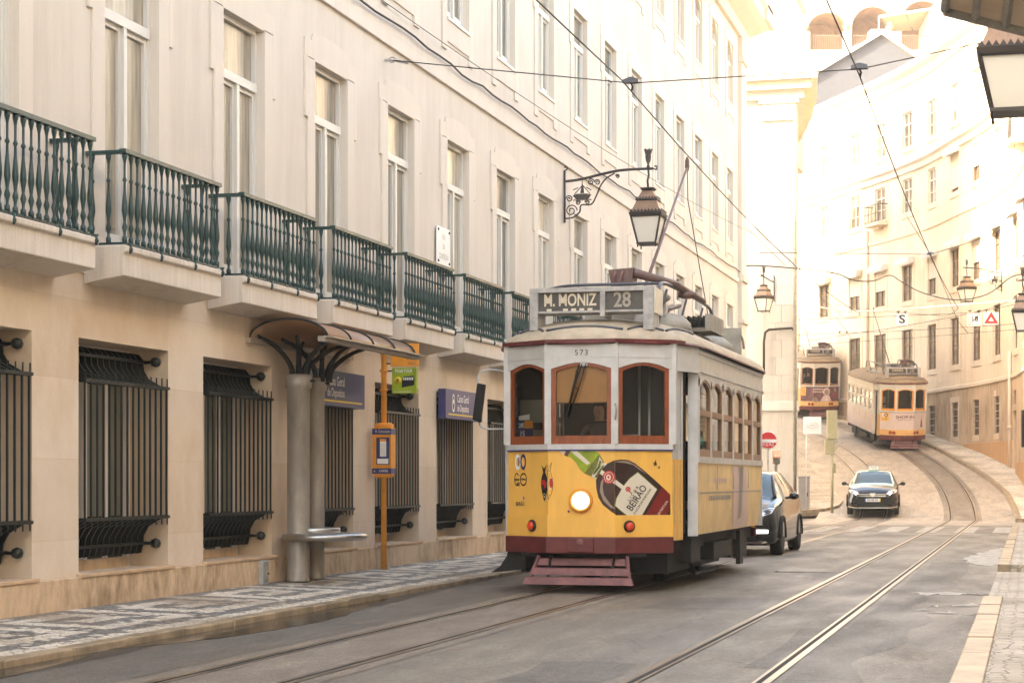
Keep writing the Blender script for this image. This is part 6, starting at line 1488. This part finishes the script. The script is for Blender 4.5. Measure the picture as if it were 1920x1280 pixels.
# ------------------------------------------------------------------ cars
def car_mesh(W=1.74, H=1.53, mats=('blackpaint',), L=4.05):
    S = [(0.0, .60, .52, .36, .62, .655, .40), (.03, .70, .62, .24, .68, .715, .48), (.16, .80, .73, .19, .78, .82, .56), (.5, .855, .80, .18, .88, .93, .64), (.95, .868, .83, .18, .95, 1.03, .68), (1.12, .868, .835, .18, .965, 1.07, .68), (1.45, .868, .84, .18, .98, 1.30, .61), (1.85, .868, .845, .18, .99, 1.475, .56), (2.4, .868, .845, .18, 1.0, 1.53, .57), (3.0, .868, .845, .18, 1.015, 1.51, .56), (3.5, .865, .84, .19, 1.03, 1.43, .54), (3.8, .85, .82, .22, 1.03, 1.2, .58), (3.98, .80, .76, .28, .98, 1.04, .60), (4.05, .68, .62, .38, .82, .86, .50)]
    sx, sz = W/1.736, H/1.53
    prof = lambda s: [(0, s[3]), (s[1]*.8, s[3]), (s[1]*.97, s[3]+.05), (s[1], s[3]+.16), (s[1]*1.0, (s[3]+s[4])*.52), (s[2]*1.015, s[4]-.06), (s[2]*.985, s[4]+.005), (s[6]+(s[2]-s[6])*.45, s[4]+(s[5]-s[4])*.55), (s[6], s[5]-.03), (s[6]*.6, s[5]+.005), (0, s[5]+.012)]
    rows = []
    for s in S: rows.append([Vector((x*sx, s[0]*L/4.05, z*sz)) for x, z in prof(s)])
    # finer along the length
    fine = []; tagr = []
    for i in range(len(rows)-1):
        for k in range(3):
            t = k/3; r = []
            for j in range(11):
                a, b, c, d = rows[max(i-1, 0)][j], rows[i][j], rows[i+1][j], rows[min(i+2, len(rows)-1)][j]; q = .5*((2*b)+(c-a)*t+(2*a-5*b+4*c-d)*t*t+(3*b-a-3*c+d)*t**3); q.y = b.y+(c.y-b.y)*t; r.append(q)
            fine.append(r); tagr.append(i+t)
    fine.append(rows[-1]); tagr.append(len(rows)-1)
    return fine, tagr
def car(label, loc, rz, W, H, paint, roofpaint=None, taxi=False, plate='', far=False, drl=False):
    T = thing('parked_car' if far else 'car', label, 'car', loc, rz, None)
    fine, tg = car_mesh(W, H); n = len(fine)
    body, ws, rw, sg_ = MB(), MB(), MB(), {-1: MB(), 1: MB()}
    for i in range(n-1):
        t = (tg[i]+tg[i+1])/2
        for j in range(10):
            for s in (-1, 1):
                q = [fine[i][j], fine[i][j+1], fine[i+1][j+1], fine[i+1][j]]; q = [Vector((p.x*s, p.y, p.z)) for p in q]
                mb = body; mt = paint
                if 5 <= t < 7 and j >= 8: mb, mt = ws, 'carglass'
                elif 10 <= t < 11.3 and j >= 8: mb, mt = rw, 'carglass'
                elif 6 <= j < 8 and 5.6 < t < 10.4 and not (7.9 < t < 8.25): mb, mt = sg_[s], 'carglass'
                elif roofpaint and (j >= 7 and 6.5 < t < 10.5): mt = roofpaint
                elif roofpaint and j >= 8 and 1.6 < t < 5: mt = roofpaint if t > 3.6 else paint
                elif j == 0: mt = 'black'
                mb.add(q, [(0, 1, 2, 3)], mt, True)
    for k in (0, n-1):
        for s in (-1, 1): body.poly([Vector((p.x*s, p.y, p.z)) for p in fine[k]], paint if k else 'black')
    import bmesh
    def fin(mb, name):
        o = mb.build(name, T, fix=False); bm = bmesh.new(); bm.from_mesh(o.data); bmesh.ops.remove_doubles(bm, verts=bm.verts, dist=.0005); bmesh.ops.recalc_face_normals(bm, faces=bm.faces); bm.to_mesh(o.data); bm.free(); return o
    bo = fin(body, 'body'); fin(ws, 'windscreen'); fin(rw, 'rear_window'); [fin(sg_[s], 'side_glass') for s in (-1, 1)]
    hw = W/2
    for y in (.78, 3.32):
        for s in (-1, 1):
            g = MB(); g.lathe([(.22, -.1), (.30, -.1), (.322, -.07), (.322, .07), (.30, .1), (.22, .1)], (s*(hw-.105), y, .322), 'rubber', n=24, axis='x'); w = g.build('wheel', T)
            g = MB(); x = s*(hw-.01)
            g.lathe([(.225, -.06*s), (.225, -.01*s), (.195, -.012*s), (.19, -.06*s)], (x, y, .322), 'steel', n=24, axis='x')
            for k in range(5):
                q = 2*math.pi*k/5+.3; c, s2 = math.cos(q), math.sin(q); g.prism([(x-.012*s, y+.03*c-.028*s2, .322+.03*s2+.028*c), (x-.012*s, y+.2*c-.045*s2, .322+.2*s2+.045*c), (x-.012*s, y+.2*c+.045*s2, .322+.2*s2-.045*c), (x-.012*s, y+.03*c+.028*s2, .322+.03*s2-.028*c)], (-.03*s, 0, 0), 'steel')
            g.lathe([(.05, -.04*s), (.05, -.005*s)], (x, y, .322), 'steel', n=12, axis='x'); g.build('rim', w)
            g = MB(); pts = [(s*(hw+.002), y-.37*math.cos(math.pi*i/14), .30+.38*math.sin(math.pi*i/14)) for i in range(15)]; g.tube(pts, .022, 'black', n=6)
            v = [(s*(hw-.002), p[1], p[2]) for p in pts]; g.poly(v, 'black'); g.build('wheel_arch', T)
    for s in (-1, 1):
        g = MB(); g.lathe([(.02, -.0), (.075, .02), (.09, .06), (.07, .11), (.02, .125)], (s*(hw+.12), 1.33, 1.06*H/1.53), paint if not taxi else 'black', n=12, axis='y', sy=.72); g.tube([(s*(hw-.03), 1.4, 1.02*H/1.53), (s*(hw+.08), 1.38, 1.04*H/1.53)], .025, 'black', n=6); g.build('wing_mirror', T)
        pill = MB(); 
        for a, b, mt in ((5, 7, roofpaint or paint),):
            idx = [i for i in range(n) if a <= tg[i] <= b+.01]; pill.tube([Vector((fine[i][8].x*s, fine[i][8].y, fine[i][8].z)) for i in idx], .034, mt, n=6)
        pill.build('pillar', T)
        hl = MB(); zz = H/1.53
        q = [(s*.44, .012, .70*zz), (s*.60, .04, .70*zz), (s*.77, .20, .76*zz), (s*.80, .34, .84*zz), (s*.70, .24, .84*zz), (s*.50, .08, .765*zz)]
        hl.prism([Vector(p)*1.0+Vector((0, -.035, 0)) for p in q], (0, .08, .02), 'headlens'); h = hl.build('headlight', T, bevel=.008)
        g = MB(); g.lathe([(.05, 0), (.045, -.015), (.0, -.02)], (s*.56, -.03, .735*zz), 'lampwhite' if taxi else 'chrome', n=14, axis='y'); g.build('bulb', h)
        if drl:
            g = MB(); g.prism([(s*.5, -.005, .40), (s*.72, .06, .40), (s*.72, .06, .46), (s*.5, -.005, .46)], (0, -.03, 0), 'drl'); g.build('daytime_lamp', T)
        elif taxi:
            g = MB(); g.lathe([(.06, 0), (.06, -.02), (.03, -.02)], (s*.62, .0, .42), 'black', n=14, axis='y'); g.build('fog_lamp', T)
    g = MB(); zz = H/1.53
    if taxi:
        g.box(-.44, .44, -.03, .05, .60, .74, 'black')
        for z in (.635, .695): g.box(-.43, .43, -.04, -.03, z-.012, z+.012, 'chrome')
        g.prism([(-.09, -.045, .74), (.09, -.045, .74), (.07, -.045, .66), (0, -.045, .60), (-.07, -.045, .66)], (0, .02, 0), 'chrome'); g.box(-.5, .5, -.015, .05, .27, .36, 'black')
        g.prism([(-.8, .12, .30), (-.55, -.02, .26), (.55, -.02, .26), (.8, .12, .30), (.8, .12, .27), (.55, -.02, .235), (-.55, -.02, .235), (-.8, .12, .27)], (0, -.02, 0), 'chrome')
    else:
        g.box(-.5, .5, -.02, .05, .30, .50, 'black'); g.box(-.42, .42, -.02, .05, .60, .68, 'black'); g.prism([(-.7, .08, .235), (.7, .08, .235), (.62, -.02, .22), (-.62, -.02, .22)], (0, 0, .03), 'chrome')
    g.build('grille', T)
    g = MB(); g.box(-.26, .26, -.035, -.02, .45, .56, 'plate'); g.box(-.26, -.225, -.037, -.03, .45, .56, 'plateblue'); g.box(.225, .26, -.037, -.03, .45, .56, 'yellowline'); text_on(g, plate, .09, lambda a, b: (a, -.0385, .505+b), M['black'], bold=.01); g.build('number_plate', T)
    if taxi: g = MB(); g.box(-.17, .17, 2.0, 2.12, H-.01, H+.13, 'taxigreen'); g.box(-.165, .165, 1.99, 2.0, H+.02, H+.125, 'signwhite'); text_on(g, 'TAXI', .1, lambda a, b: (a, 1.985, H+.072+b), M['drab'], bold=.01); g.build('roof_sign', T, bevel=.01)
    if not far:
        g = MB(); g.box(-.5, .5, 1.25, 1.3, .75, .95, 'black'); 
        for s in (-.36, .36): g.box(s-.22, s+.22, 1.95, 2.08, .5, 1.2, 'black'); g.box(s-.12, s+.12, 1.98, 2.06, 1.2, 1.38, 'black')
        g.build('cabin', T)
    return T
car('black taxi with a pale green roof and lit headlamps facing the camera at the crossing', (*path_p(65.6, -2.95).to_2d(), path_h(67)), .06, 1.74, 1.53, 'blackpaint', 'taxigreen', taxi=True, plate='83-NR-05')
car('shiny black hatchback with a lit daytime lamp half hidden behind the yellow tram', (-5.1, 33.3, .0), math.radians(0), 1.78, 1.5, 'blackpaint', plate='01-24-ZV', drl=True)
q = HF @ loc_(1700, 88, 143.2); q.z = tz(94.5)
car('pale blue car parked on the hilltop terrace under the brown awning', (q.x-.3, q.y+.2, q.z), TH+math.radians(68), 1.74, 1.5, 'carblue', far=True, plate='')

# ------------------------------------------------------------------ the sunlit air that washes out the far street
hz = MB(); hz.box(-75, 60, -20, 215, -1.3, 60, 'milk'); ho = hz.build('haze'); ho['kind'] = 'stuff'
hm = bpy.data.materials.new('warm_haze'); hm.use_nodes = True; n = hm.node_tree; n.nodes.clear(); o = n.nodes.new('ShaderNodeOutputMaterial'); v = n.nodes.new('ShaderNodeVolumePrincipled')
v.inputs['Color'].default_value = (1., .97, .93, 1); v.inputs['Density'].default_value = .0006; v.inputs['Anisotropy'].default_value = .0
n.links.new(v.outputs[0], o.inputs['Volume']); ho.data.materials.clear(); ho.data.materials.append(hm)
